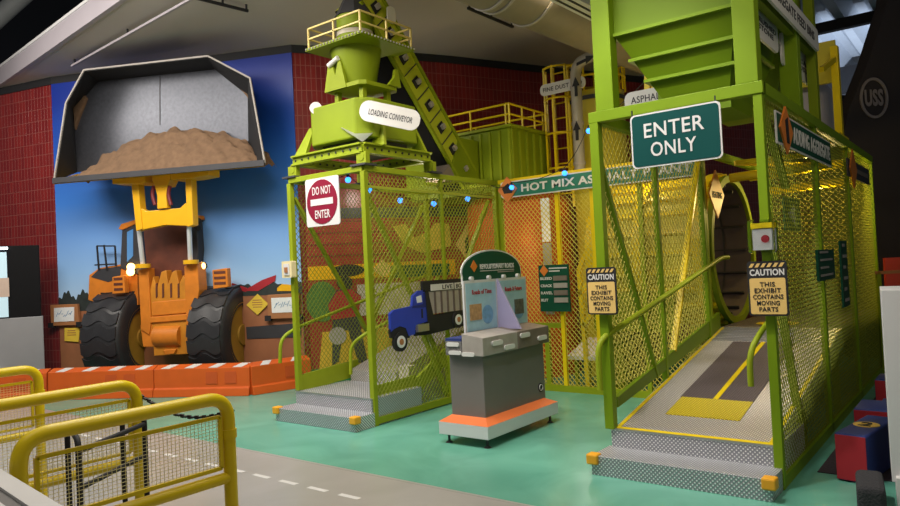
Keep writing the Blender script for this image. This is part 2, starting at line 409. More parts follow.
# framed drawings and plaques round the loader
def pic(label, boxp, scr, cat, name='drawing_box', inner=True):
    c = .09; P = [FM.pix(*a, c) for a in boxp]; t = thing(name, label, cat, FM.p(*P[3], 0))
    MB().prism(FM, P, .037, c).build('case', BROWN, t, bevel=.006)
    Q = [FM.pix(*a, c+.006) for a in scr]; s = MB().prism(FM, Q, c, c+.006).build('drawing', PAPER, t)
    x0 = min(q[0] for q in Q); x1 = max(q[0] for q in Q); z0 = min(q[1] for q in Q); z1 = max(q[1] for q in Q)
    k = MB(); w = x1-x0; h = z1-z0
    for i in range(9):
        a = x0+w*(.12+.085*i); k.bar(FM.p(a, z0+h*(.3+.25*random.random()), c+.007), FM.p(a+w*.1, z0+h*(.4+.4*random.random()), c+.007), .008, .003, FM.n)
    k.build('sketch', INK, t)
    m2 = MB()
    for q in (P[2], P[3]): m2.fbox(FM, q[0]-.05, q[0]+.05, q[1]-.03, q[1]+.05, c-.04, c+.01)
    m2.build('corner_bracket', BLACK, t)
    return t
pic('brown boxed drawing on the mural left of the loader, above a yellow plaque', [(77, 304), (50, 305), (51, 326), (79, 325)], [(54, 308), (74, 307), (74, 321), (54, 322)], 'picture')
pic('brown boxed drawing on the mural right of the loader, beside the yellow diamond', [(299, 293), (267, 295), (268, 319), (299, 318)], [(271, 298), (296, 297), (296, 312), (272, 313)], 'picture')
def plaque(label, l, lab_name, lets):
    P = [FM.pix(*a, .06) for a in l]; cx = sum(p[0] for p in P)/len(P); cz = sum(p[1] for p in P)/len(P)
    t = thing(lab_name, label, 'sign', FM.p(cx, cz, .02)); MB().prism(FM, P, .037, .05).build('board', mat('plaque yellow', (.72, .50, .05), .5), t)
    k = MB()
    for i in range(lets):
        z = cz+.06-.035*i; w = .09-.012*abs(i-1.5); k.fbox(FM, cx-w, cx+w, z, z+.012, .05, .053)
    k.build('text_block', BROWN, t)
plaque('small rectangular yellow plaque under the left boxed drawing', [(64, 328), (79, 328), (78, 342), (64, 341)], 'plaque', 3)
plaque('yellow diamond sign on the mural right of the loader tyre', [(257, 294), (268, 304), (257, 315), (246, 305)], 'diamond_sign', 4)

# ------------------------------------------------------------------ wheel loader (museum half model against the wall)
ld = thing('wheel_loader', 'yellow wheel loader with raised bucket of soil against the blue mural', 'loader', FM.p(.5, 0, .3))
def lp(name, l, m, c, th, bevel=.01): return mpoly(name, l, m, c, th, ld, bevel)
lp('cab', [(122, 229), (137, 221), (196, 218), (198, 250), (196, 270), (135, 274), (120, 268)], DARK, .2, .17)
lp('cab_roof', [(118, 229), (121, 224), (137, 219), (197, 215), (198, 219), (137, 223), (122, 230)], ORNL, .22, .19)
lp('cab_window', [(174, 229), (186, 226), (191, 256), (183, 255), (175, 244)], BGLS, .205, .01, 0)
lp('cab_window', [(127, 232), (133, 229), (133, 256), (127, 262)], BGLS, .205, .01, 0)
lp('cab_window', [(141, 232), (172, 229), (172, 262), (143, 264)], GLASS, .205, .01, 0)
lp('hood', [(88, 300), (89, 275), (99, 268), (122, 264), (137, 268), (138, 305), (118, 310)], ORNL, .18, .15)
lp('hood_stripe', [(91, 277), (99, 269), (121, 266), (120, 278), (108, 282)], DARK, .187, .01, 0)
lp('mast', [(143, 227), (189, 224), (188, 280), (148, 284)], RUST, .27, .1)
lp('lower_arm', [(138, 270), (148, 268), (151, 322), (149, 335), (141, 330)], ORNL, .42, .22)
lp('lower_arm', [(184, 266), (197, 262), (199, 290), (192, 330), (186, 326)], ORNL, .42, .22)
lp('front_frame', [(150, 290), (153, 276), (157, 288), (161, 272), (166, 270), (168, 284), (172, 272), (176, 270), (179, 284), (183, 275), (187, 282), (188, 354), (154, 356)], FRM, .40, .3)
lp('frame_band', [(150, 317), (187, 314), (187, 320), (150, 323)], ORNL, .43, .04)
for x in (155.5, 162, 170, 177.5): lp('frame_rib', [(x, 284), (x+1.6, 283), (x+1.8, 297), (x+.2, 298)], RUST, .41, .02, 0)
lp('frame_plate', [(152, 302), (187, 299), (187, 313), (152, 316)], ORNL, .42, .03)
lp('tow_lug', [(163, 350), (176, 349), (174, 354), (165, 355)], ORNL, .44, .05)
lp('step_bracket', [(140, 325), (152, 322), (154, 347), (143, 347)], ORNL, .40, .2)
a, z = FM.pix(171, 336, .35)
MB().cyl(FM.p(a-.24, z, .33), FM.p(a+.2, z, .33), .17).build('axle_housing', ORNL, ld, True)
for l in ([(112, 277), (124, 275), (125, 293), (112, 294)], [(212, 270), (227, 268), (228, 287), (213, 289)]):
    b = lp('light_guard', l, ORNL, .38, .1)
    P = [FM.pix(*q, .38) for q in l]; x0, x1 = P[0][0], P[1][0]; z0, z1 = P[2][1], P[0][1]; k = MB()
    for i in range(3): k.fbox(FM, x0+.03, x1-.03, z0+.04+i*.08, z0+.08+i*.08, .38, .385)
    s = k.build('louver', RUST, b)
# hand rail on the hood
k = MB()
for a, b in (((97, 246), (99, 270)), ((115, 246), (116, 266)), ((97, 246), (115, 246)), ((95, 265), (116, 264)), ((104, 245), (107, 270))):
    k.bar(FM.p(*FM.pix(*a, .2), .2), FM.p(*FM.pix(*b, .2), .2), .022)
k.build('hood_rail', BLACK, ld)
k = MB(); k.tube([FM.p(*FM.pix(*a, .25), .25) for a in ((194, 228), (197, 220), (203, 221))], .015); k.ball(FM.p(*FM.pix(198, 228, .25), .25), .045); k.ball(FM.p(*FM.pix(198, 221, .25), .25), .05)
k.build('mirror', BLACK, ld, True)
for l in ((131, 267, .26), (130.5, 272, .26), (201.5, 266, .26)):
    c = FM.p(*FM.pix(l[0], l[1], l[2]), l[2]); MB().ball(c, .06).build('headlight', BEAM, ld, True)
    MB().cyl(c-NM*.08, c-NM*.02, .05).build('headlight_housing', BLACK, ld)
# boom, links and rods, standing free of the wall
cB = .72
for l in ([(131, 183), (138, 182), (142, 229), (136, 231)], [(185, 178), (191, 177), (193, 225), (187, 227)]): lp('boom_arm', l, LYEL, cB, .14)
lp('boom_panel', [(138, 209), (141, 208), (146, 211), (180, 208), (185, 203), (188, 204), (189, 226), (165, 225), (141, 230)], LYEL, cB-.02, .1)
lp('tilt_link', [(154, 184), (168, 183), (166, 196), (167, 208), (157, 209), (157, 196)], LYEL, cB+.02, .1)
lp('tilt_pivot', [(152, 174), (170, 172), (170, 180), (167, 186), (156, 187), (152, 181)], LYEL, cB+.04, .2)
lp('bucket_hinge', [(112, 175), (145, 172), (145, 182), (140, 184), (112, 184)], LYEL, cB+.06, .3)
lp('bucket_hinge', [(170, 171), (208, 167), (208, 175), (192, 178), (171, 180)], LYEL, cB+.06, .3)
for x in (154, 170):
    MB().tube(fillet([FM.p(*FM.pix(*q, cB), cB) for q in ((x, 186), (x-2, 194), (x+1, 205))], .1), .028).build('hydraulic_hose', HOSE, ld, True)
for a, b in (((139, 229), (143, 266)), ((189, 224), (190.5, 262))):
    MB().cyl(FM.p(*FM.pix(*a, cB-.1), cB-.1), FM.p(*FM.pix(*b, .45), .45), .035).build('hydraulic_rod', CHROME, ld, True)
for q in ((143, 266), (191, 262)):
    c = FM.p(*FM.pix(*q, .45), .45); MB().cyl(c-Z*.03, c+Z*.03, .11).build('rod_collar', LYEL, ld, True)
# tyres: half wheels standing out of the wall
def tyre(t0, t1, zc):
    R, dep = .74, .62; mid = (t0+t1)/2; hw = (t1-t0)/2; mb = MB(); n = 40
    prof = [(-1, .60), (-1, .86), (-.93, .95), (-.8, 1), (.8, 1), (.93, .95), (1, .86), (1, .60)]
    vs = []; fs = []; m = len(prof)
    for i in range(n+1):
        an = -PI/2+PI*i/n
        for s, r in prof: vs.append(FM.p(mid+s*hw, zc+R*r*math.sin(an), .03+dep*r*math.cos(an)))
    for i in range(n):
        for j in range(m-1): fs.append((i*m+j, i*m+j+1, (i+1)*m+j+1, (i+1)*m+j))
    mb.add(vs, fs)
    ty = mb.build('tyre', RUB, ld, True)
    tr = MB(); nl = 10; q = 18                              # wavy tread bars
    for k in range(nl):
        b0 = -PI/2+PI*(k+.2)/nl; pts = []
        for j in range(q+1):
            s = -1+2*j/q; an = b0+.055*math.cos(s*PI*1.5); pts.append((s, an))
        for (s1, a1), (s2, a2) in zip(pts[:-1], pts[1:]):
            w = .235
            def P(s, an, r): return FM.p(mid+s*hw*.90, zc+R*r*math.sin(an), .03+dep*r*math.cos(an))
            if a1+w > PI/2: continue
            tr.hexa([P(s1, a1, .99), P(s2, a2, .99), P(s2, a2+w, .99), P(s1, a1+w, .99), P(s1, a1, 1.022), P(s2, a2, 1.022), P(s2, a2+w, 1.022), P(s1, a1+w, 1.022)])
    tr.build('tread', RUB, ty, True)
    rim = MB()
    vs = []
    for i in range(n+1):
        an = -PI/2+PI*i/n
        for r in (.66, .56): vs.append(FM.p(mid+hw*(1.01 if r > .6 else .9), zc+R*r*math.sin(an), .03+dep*r*math.cos(an)))
    k = MB(); w_ = [FM.p(mid+hw*.93, zc+R*.60*math.sin(-PI/2+PI*i/24), .03+dep*.60*math.cos(-PI/2+PI*i/24)) for i in range(25)]
    k.add(w_, [tuple(range(25))]); k.cyl(FM.p(mid+hw*.9, zc, .03), FM.p(mid+hw*1.02, zc, .03), .16); k.build('wheel_disc', mat('wheel ochre', (.30, .16, .015), .6, 0, .3), ty)
    rim.add(vs, [(2*i, 2*i+1, 2*i+3, 2*i+2) for i in range(n)]); rim.build('rim', LYEL, ty, True)
tyre(-.93, -.24, .75); tyre(.90, 1.50, .75)
# bucket: six sided mouth, sheet sides, silver back plate, soil heap
c1, c0 = 1.0, .42
mouth = [FM.pix(*q, c1) for q in ((54, 181), (265, 163), (250, 78), (208, 56), (84, 70), (66, 103))]
back = [FM.pix(*q, c0) for q in ((76, 172), (250, 158), (249, 95), (215, 68), (98, 80), (72, 110))]
bk = MB(); n = 6
vs = [FM.p(*p, c1) for p in mouth]+[FM.p(*p, c0) for p in back]
for i in range(6):
    if i == 0: continue
    j = (i+1) % 6; a, b, c_, d = vs[i], vs[j], vs[6+j], vs[6+i]; nn = (b-a).cross(d-a).normalized()*.02
    bk.hexa([a, b, c_, d, a+nn, b+nn, c_+nn, d+nn])
bucket = bk.build('bucket', BLACK, ld)
MB().prism(FM, back, c0-.03, c0).build('back_plate', GALV, bucket)
a, b, c_, d = vs[0], vs[1], vs[7], vs[6]
MB().hexa([a-Z*.05, b-Z*.05, c_-Z*.09, d-Z*.09, a, b, c_-Z*.03, d-Z*.03]).build('floor_plate', LYEL, bucket)
rim = MB()
for i in range(6): rim.bar(vs[i], vs[(i+1) % 6], .022)
rim.build('mouth_rim', GREYW, bucket)
k = MB().bar((FM.p(*FM.pix(160, 76, c0), c0+.003)), FM.p(*FM.pix(160, 125, c0), c0+.003), .012, .006, NM); k.build('plate_seam', DARK, bucket)
lip = [FM.pix(*q, c1) for q in ((54, 181), (265, 163))]
lm = MB().bar(FM.p(*lip[0], c1+.01), FM.p(*lip[1], c1+.01), .05, .08); lm.build('cutting_edge', DARK, bucket)
# soil heap: a noisy mound built over the floor plate
def heap(name, x0, x1, zb0, zb1, crest, parent):
    nu, nv = 110, 30; mb = MB(); vs = []; rnd = random.Random(3)
    lump = [rnd.random() for _ in range(40)]
    for j in range(nv+1):
        v = j/nv
        for i in range(nu+1):
            u = i/nu; x = x0+(x1-x0)*u; zb = zb0+(zb1-zb0)*u
            h = crest(u)*math.sin(min(1, v*1.15)*PI/2)
            h += (.07*noise.noise(V((u*13, v*6, 1)))+.035*noise.noise(V((u*31, v*15, 4))))*min(1, v*3)*(1 if crest(u) > .12 else .3)
            h += .05*abs(math.sin(u*26+1.3*v))*v*(1 if crest(u) > .15 else .2) + .02*math.sin(u*61+v*19)*v
            vs.append(FM.p(x, zb+h, c1-.04-(c1-c0-.1)*v))
    w = nu+1
    mb.add(vs, [(j*w+i, j*w+i+1, (j+1)*w+i+1, (j+1)*w+i) for j in range(nv) for i in range(nu)])
    return mb.build(name, DIRT, parent, True)
def crest(u): return .16+.60*max(0, math.sin(PI*min(1, u*1.0+.0)))**.75*(1.0 if u < .55 else 1.0)
hx0, hz0 = lip[0]; hx1, hz1 = lip[1]
heap('soil_heap', hx0+.17, hx1-.10, hz0+.0, hz1+.0, lambda u: .02+.62*max(0, math.sin(PI*u))**.7, bucket)
for l in ([(72, 100), (82, 93), (86, 98), (78, 118), (74, 130)], [(235, 76), (246, 82), (249, 100), (241, 90), (234, 84)]):
    P = [FM.pix(*q, c0+.05) for q in l]; MB().prism(FM, P, c0-.02, c0+.05).build('mud_cake', DIRT, bucket, bevel=.02)

# ------------------------------------------------------------------ orange barriers in front of the loader
def barrier(p, q, label):
    p, q = V((*p, 0)), V((*q, 0)); d = (q-p).normalized(); nb = V((-d.y, d.x, 0)); L = (q-p).length
    F = Fr(p, nb, Z)        # section plane: u into the wall
    t = thing('safety_barrier', label, 'barrier', (p+q)/2+nb*.12, 'orange barriers round the loader')
    sec = [(0, 0), (.02, .11), (.045, .12), (.055, .385), (.16, .43), (.21, .43), (.225, .12), (.24, .11), (.26, 0)]
    mb = MB(); e = .004
    vs = [p+d*s+nb*a+Z*b for s in (e, L-e) for a, b in sec]; n = len(sec)
    mb.add(vs, [tuple(range(n))[::-1], tuple(range(n, 2*n))]+[(i, (i+1) % n, n+(i+1) % n, n+i) for i in range(n)])
    mb.build('barrier_body', ORNG, t, bevel=.008)
    m = max(1, int(L/.34))
    for i in range(m):
        s = (i+.3)*L/m; k = MB()
        k.hexa([p+d*s+nb*.060+Z*.387, p+d*(s+.13)+nb*.060+Z*.387, p+d*(s+.22)+nb*.159+Z*.429, p+d*(s+.09)+nb*.159+Z*.429,
                p+d*s+nb*.058+Z*.392, p+d*(s+.13)+nb*.058+Z*.392, p+d*(s+.22)+nb*.157+Z*.434, p+d*(s+.09)+nb*.157+Z*.434])
        k.build('reflective_stripe', WHITE, t)
    for s in (L*.55, L*.55+.28):
        if s+.16 < L: MB().hexa([p+d*s+nb*.038+Z*.17, p+d*(s+.17)+nb*.038+Z*.17, p+d*(s+.17)+nb*.06+Z*.17, p+d*s+nb*.06+Z*.17,
                p+d*s+nb*.05+Z*.33, p+d*(s+.17)+nb*.05+Z*.33, p+d*(s+.17)+nb*.07+Z*.33, p+d*s+nb*.07+Z*.33]).build('fork_pocket', POCK, t)
barrier((-11.5, 3.62), (-10.75, 4.30), 'orange barrier end section at the far left, behind the third yellow railing')
barrier((-10.75, 4.30), (-9.35, 5.12), 'orange barrier section below the left loader tyre')
barrier((-9.35, 5.12), (-8.09, 5.80), 'orange barrier section below the right loader tyre, at the corner')
barrier((-8.05, 5.85), (-7.86, 6.75), 'short orange barrier turning back towards the exit cage')

# ------------------------------------------------------------------ display cabinet at the far left
u_ = V((-ray(42, 300).y, ray(42, 300).x, 0))*-1
F = Fr(pd(42, 300, 11.0), u_, Z)
P = [F.pix(*a) for a in ((-60, 245), (39, 245), (42, 316), (43, 384))]
CASE = mat('case black', (.004, .004, .005), .6, 0, .1, spec=.15)
t = thing('display_cabinet', 'black and grey display cabinet against the red tile wall at far left', 'cabinet', F.p(P[0][0]+.5, -F.o.z, -.2))
x1 = P[1][0]; zt, zm = P[1][1], P[2][1]; xm = F.pix(9, 280)[0]
MB().fbox(F, x1-1.6, x1, zm, zt, -.28, 0).build('upper_case', CASE, t, bevel=.01)
MB().fbox(F, x1-1.6, x1+.02, -F.o.z, zm, -.3, .01).build('base_cabinet', CABG, t, bevel=.01)
MB().fbox(F, x1-1.6, xm-.02, zm+.02, zt-.1, 0, .03).build('screen', SCREEN, t)
MB().fbox(F, x1-1.6, xm, zm+.33, zm+.62, .03, .035).build('screen_picture', mat('picture beige', (.55, .42, .34), .6), t)
MB().fbox(F, x1-1.6, xm, zt-.06, zt-.02, .0, .05).build('light_strip', emit('cabinet light', (.8, .9, 1), 2), t)
MB().bar(F.p(xm-.55, -F.o.z+.35, .0), F.p(xm-.1, -F.o.z+.35, 0), .4, .1).build('drawer', LGREY, t)

# ------------------------------------------------------------------ exhibit cages
def rod(mb, pts, w): 
    for a, b in zip(pts[:-1], pts[1:]): mb.bar(a, b, w)
LX0, LX1, LY0, LY1, HT = -6.37, -5.18, 5.25, 7.68, 2.72
lc = thing('exit_cage', 'green framed mesh cage with a do not enter sign, beside the loader', 'cage', (-5.78, 6.4, 0))
for x, y, z0 in ((LX0, LY0, .29), (LX1, LY0, 0), (LX0, LY1, 0), (LX1, LY1, 0), (LX1, 6.53, .05), (LX0, 6.5, 0)):
    w = .06 if y != 6.53 else .04
    MB().box(x-w/2, x+w/2, y-w/2, y+w/2, z0, HT-.06).build('post', LIME, lc, bevel=.004)
for p, q in (((LX0, LY0), (LX1, LY0)), ((LX1, LY0), (LX1, LY1)), ((LX0, LY0), (LX0, LY1)), ((LX0, LY1), (LX1, LY1))):
    MB().bar((*p, HT-.03), (*q, HT-.03), .06).build('top_beam', LIME, lc, bevel=.004)
MB().bar((LX1, LY0, .05), (LX1, LY1, .05), .05, .07).build('bottom_rail', LIME, lc)
MB().bar((LX1, LY0, 2.5), (LX1, LY1, 2.5), .03).build('mid_rail', MESHY, lc)
for p, q in (((LX1-.03, 5.27, 2.5), (LX1-.03, 6.45, .45)), ((LX1-.03, 6.05, 1.0), (LX1-.03, 6.5, .1)), ((LX1-.03, 6.45, 1.5), (LX1-.03, 6.05, 1.0)), ((LX1-.03, 7.55, 2.45), (LX1-.03, 6.6, 1.05)),
             ((LX0, 5.3, 2.5), (LX0, 6.45, .75)), ((LX0, 6.5, 1.0), (LX0, 7.6, 2.5))):
    MB().bar(p, q, .035, .05, (1, 0, 0)).build('brace', LIME, lc)
MB().diamond(fX(LX1), LY0+.03, 6.51, .08, 2.48, .062, .0095, w2=.0055).build('mesh_panel', MESHY, lc)
MB().diamond(fX(LX1), 6.55, LY1-.03, .08, 2.48, .062, .0095, w2=.0055).build('mesh_panel', MESHY, lc)
MB().diamond(fX(LX1), LY0+.03, LY1-.03, 2.52, 2.66, .062, .009).build('mesh_panel', MESHY, lc)
MB().diamond(fX(LX0), LY0+.03, LY1-.03, .45, 2.66, .062, .0048).build('mesh_panel', MESHD, lc)
MB().bar((LX0, 5.28, .36), (LX0, 6.2, .42), .03, .2).build('kick_panel', LIME, lc)
MB().bar((-5.27, 5.3, .30), (-5.27, 6.02, .32), .02, .18).build('kick_panel', LIME, lc)
# steps, ramp, hand rails of the exit cage
def steps(label, x0, x1, yf, yb, name='step_unit'):
    t = thing(name, label, 'steps', ((x0+x1)/2, yb, 0))
    MB().box(x0-.03, x1+.0, yf, yb+.02, 0, .145).build('lower_step', PLATE, t, bevel=.004)
    MB().box(x0, x1-.02, yb+.0, yb+.8, .0, .285).build('upper_step', PLATE, t, bevel=.004)
    MB().box(x0, x1-.02, yb-.004, yb+.02, .275, .288).build('nosing', STEEL, t)
    for x, s in ((x0-.03, 1), (x1, -1)):
        MB().box(x-.03-.03*(s < 0), x+.03+.03*(s > 0), yf-.03, yf+.06, .08, .158).build('corner_bumper', AMB, t, bevel=.012)
    return t
steps('checker plate double step with amber corner bumpers at the exit cage', LX0+.0, LX1+.03, 4.935, 5.2)
rp = thing('exit_ramp', 'grey plate ramp rising inside the exit cage', 'ramp', (-5.9, 7, 0))
MB().hexa([(-6.3, 6.0, .0), (-5.55, 6.0, .0), (-5.55, 7.6, .0), (-6.3, 7.6, 0), (-6.3, 6.0, .42), (-5.55, 6.0, .42), (-5.55, 7.6, .87), (-6.3, 7.6, .87)]).build('ramp_body', PLATEL, rp)
MB().prism(fX(-5.28), [(6.0, .22), (6.1, .22), (6.6, .45), (6.62, .12), (7.6, .12), (7.6, .95), (6.53, .62), (6.1, .40), (5.95, .33)], -.02, .02).build('side_panel', LIME, rp)
MB().box(-5.5, -5.35, 6.0, 6.15, .32, .5).build('guard_block', PALE, rp)
def rail(label, pts, r=.02, m=LIME, brk=()):
    o = MB().tube(fillet(pts, .12), r).build('handrail', m, None, True); return tag(o, label, 'handrail')
rail('lime tube handrail on the left side of the exit cage, curling down outside', [(LX0-.08, 5.06, .62), (LX0-.08, 5.08, .9), (LX0-.05, 5.3, 1.0), (LX0+.06, 7.55, 1.52)])
rail('lime tube handrail inside the exit cage running up beside the ramp', [(-5.9, 5.62, .44), (-5.9, 5.64, .78), (-5.75, 5.75, .9), (-5.3, 7.5, 1.55)])
# do not enter sign
F = fY(LY0-.04); t = thing('do_not_enter_sign', 'white square sign with red disc reading do not enter', 'sign', (-5.785, LY0-.04, 2.1))
MB().prism(F, rrect(-6.05, -5.515, 2.13, 2.66, .03), 0, .012).build('board', WHITE, t)
MB().prism(F, circ(-5.785, 2.395, .245), .012, .016).build('red_disc', SRED, t)
MB().fbox(F, -5.965, -5.605, 2.36, 2.43, .016, .019).build('white_bar', WHITE, t)
text('DO NOT', F, -5.93, -5.63, 2.475, 2.565, .016, WHITE, t); text('ENTER', F, -5.90, -5.66, 2.215, 2.305, .016, WHITE, t)
# small boxes on posts
def postbox(label, x, y, z, w, h, clear):
    t = thing('sanitizer_box' if clear else 'control_box', label, 'box', (x, y, z)); F = fY(y)
    if clear:
        MB().prism(F, rrect(x-w/2, x+w/2, z, z+h, .02), 0, .09).build('cover', CLEAR, t)
        MB().fbox(F, x-w*.36, x+w*.36, z+.02, z+h*.72, .01, .06).build('body', LGREY, t)
        MB().fbox(F, x-w*.4, x+w*.4, z+h*.74, z+h*.9, .01, .07).build('cap', YEL, t)
        MB().prism(F, circ(x+.02, z+h*.42, .026, 16), .06, .068).build('button', FRED, t)
    else:
        MB().prism(F, rrect(x-w/2, x+w/2, z, z+h, .015), 0, .07).build('body', mat('cream plastic', (.72, .62, .35), .4), t)
        MB().fbox(F, x-w*.25, x+w*.3, z+.03, z+h-.03, .07, .08).build('face_plate', LGREY, t)
        MB().fbox(F, x-.02, x+.03, z+.06, z+h-.07, .08, .09).build('button', BROWN, t)
postbox('cream button box on the left post of the exit cage', LX0+.0, LY0-.035, 1.58, .17, .19, False)
postbox('clear covered box with yellow cap above the right caution sign', -1.235, 5.068, 1.60, .17, .225, True)
# dump truck cut-out on the cage side
F = fX(LX1+.05); c = 0
def tk(l): return [F.pix(*q) for q in l]
t = thing('truck_cutout', 'flat blue and grey live bottom dump truck cut-out on the cage mesh', 'sign', (LX1+.05, 6.2, .75))
MB().prism(F, tk([(388, 314), (392, 310), (410, 306), (411, 296), (416, 291), (424, 290), (424, 307), (427, 321), (414, 325), (413, 334), (407, 336), (404, 328), (398, 326), (392, 329), (389, 332)]), 0, .03).build('cab', BLUE, t)
MB().prism(F, tk([(388, 330), (392, 326), (398, 324), (404, 326), (408, 333), (408, 338), (389, 338)]), .0, .025).build('wheel_arch', BLACK, t)
MB().prism(F, tk([(414, 297), (419, 295), (420, 302), (415, 303)]), .03, .033).build('cab_window', PAPER, t)
MB().prism(F, tk([(413, 299), (411, 306), (421, 304), (421, 293), (423, 293), (424, 307), (410, 308)]), .03, .0335).build('window_trim', mat('truck deep blue', (.01, .02, .16), .5), t)
MB().fbox(F, 5.975, 6.0, 1.06, 1.16, .03, .034).build('door_handle', BLACK, t)
MB().fbox(F, 6.02, 7.35, 1.345, 1.47, 0, .03).build('bed_rail', BLACK, t)
b = MB().fbox(F, 6.10, 7.32, 1.09, 1.345, 0, .025).build('bed_side', TRGREY, t)
k = MB()
for i in range(11): k.fbox(F, 6.1+i*.118, 6.125+i*.118, 1.09, 1.34, .025, .036)
k.build('bed_ribs', mat('bed rib brown', (.12, .09, .08), .6), t)
MB().prism(F, [(6.05, 1.36), (6.10, 1.36), (6.22, .92), (6.08, .92)], .02, .04).build('bed_corner', BLACK, t)
MB().prism(F, [(6.05, 1.07), (7.3, 1.11), (7.3, .93), (6.1, .86), (5.86, .87), (5.86, .93), (6.05, .95)], 0, .02).build('chassis', BLACK, t)
MB().fbox(F, 5.885, 6.08, .91, .99, .02, .05).build('fuel_tank', STEEL, t)
MB().fbox(F, 6.16, 7.30, 1.352, 1.425, .03, .034).build('name_board', WHITE, t)
text('LIVE', F, 6.37, 6.56, 1.362, 1.412, .034, BLACK, t); text('BOTTOM', F, 6.63, 6.98, 1.362, 1.412, .034, BLACK, t)
MB().fbox(F, 6.585, 6.60, 1.352, 1.425, .034, .036).build('board_divider', BLACK, t)
for yc, zc, r in ((5.61, .835, .105), (6.64, .985, .10), (6.86, .995, .10)):
    w = MB().prism(F, circ(yc, zc, r), .0, .04).build('wheel', BLACK, t); MB().prism(F, circ(yc, zc, r*.62), .04, .046).build('hub', PAPER, w); MB().prism(F, circ(yc, zc, r*.32), .046, .05).build('hub_cap', BROWN, w)

# ------------------------------------------------------------------ printed scene on the wall behind the exit cage
W0 = W[4]+V((.02, .03, 0)); FP = Fr(W0, W[7]-W0, Z); FP.o = FP.o+FP.n*.16
def fp(name, poly, m, c, parent): return MB().prism(FP, poly, c-.012, c).build(name, m, parent)
pm = thing('paving_mural', 'red and yellow paving crew mural behind the exit cage', 'mural', FP.p(1.2, 0, 0))
fp('backdrop', [(.02, 0), (2.72, 0), (2.72, 2.58), (.02, 2.58)], REDP, .01, pm)
for i in range(5): fp('plank_seam', [(.02, 1.86+i*.17), (2.7, 1.86+i*.17), (2.7, 1.88+i*.17), (.02, 1.88+i*.17)], REDL, .016, pm)
fp('dark_band', [(.02, 2.42), (2.7, 2.42), (2.7, 2.58), (.02, 2.58)], DARK, .018, pm)
fp('yellow_band', [(.03, 1.52), (2.35, 1.50), (2.35, 1.74), (.03, 1.72)], LYEL, .02, pm)
fp('black_oval', circ(.62, 1.64, .25, 28, .09), BLACK, .026, pm)
fp('yellow_diamond', [(1.0, 1.64), (1.16, 1.78), (1.32, 1.64), (1.16, 1.50)], CAUT, .027, pm)
fp('green_sign', rrect(1.28, 2.25, 1.49, 1.68, .03), DGRN, .028, pm)
fp('bush', circ(.22, 1.2, .24, 18, .3), LEAF, .022, pm)
fp('bush', circ(.52, 1.1, .2, 18, .25), LEAF, .023, pm)
fp('pale_wall', [(.75, .95), (1.9, .95), (1.9, 1.42), (.75, 1.42)], PALE, .022, pm)
fp('yellow_ground', [(.1, .0), (2.7, 0), (2.7, .75), (.2, .75)], mat('print ochre', (.60, .38, .03), .6, 0, .2), .021, pm)
fp('green_verge', [(.02, .0), (1.0, .0), (1.0, .22), (.02, .22)], mat('print grass', (.03, .2, .07), .6, 0, .3, 20), .024, pm)
wk = fp('printed_worker', [(.32, .25), (.42, .30), (.5, .75), (.58, .75), (.72, .25), (.86, .25), (.76, .85), (.74, 1.02), (.80, 1.25), (.66, 1.38), (.44, 1.36), (.30, 1.15), (.36, .95), (.34, .7)], DARK, .028, pm)
fp('red_jacket', [(.34, .92), (.74, .95), (.80, 1.24), (.66, 1.36), (.44, 1.34), (.30, 1.14)], FRED, .033, wk)
fp('hard_hat', circ(.56, 1.46, .12, 18, .1), BLACK, .034, wk)
fp('roller_disc', circ(.42, .68, .13, 20), GREYW, .036, wk)
fp('yellow_paver', [(1.35, 2.28), (1.55, 2.32), (1.7, 2.1), (1.95, 2.2), (2.05, 2.32), (2.28, 2.3), (2.3, 1.95), (1.8, 1.86), (1.5, 2.0)], mat('print paver', (.62, .46, .06), .6, 0, .5, 12), .026, pm)
ds = thing('diamond_sign', 'yellow diamond sign with a black figure seen through the cage mesh', 'sign', FP.p(2.62, 1.6, .1))
MB().prism(FP, [(2.62, 1.62), (2.88, 1.97), (2.62, 2.34), (2.36, 1.97)], .05, .07).build('board', CAUT, ds)
MB().prism(FP, [(2.52, 1.82), (2.6, 1.86), (2.62, 1.96), (2.68, 1.82), (2.74, 1.82), (2.70, 2.02), (2.74, 2.1), (2.60, 2.16), (2.52, 2.02)], .07, .075).build('figure', BLACK, ds)
# orange storage tank farther back
ok = thing('orange_tank', 'tall orange storage tank behind the mesh screen', 'tank', (-5.66, 9.05, 0))
MB().lathe((-5.66, 9.05, 0), [(.01, 0), (.80, 0), (.80, 2.5), (.70, 2.6), (.01, 2.61)], 48).build('tank_shell', HOT, ok, True)
MB().box(-4.93, -4.80, 8.42, 8.44, 1.9, 2.5).build('gauge_panel', mat('gauge pale', (.65, .72, .85), .4), ok)
MB().box(-4.93, -4.80, 8.42, 8.44, .9, 1.88).build('gauge_pipe', STEEL, ok)

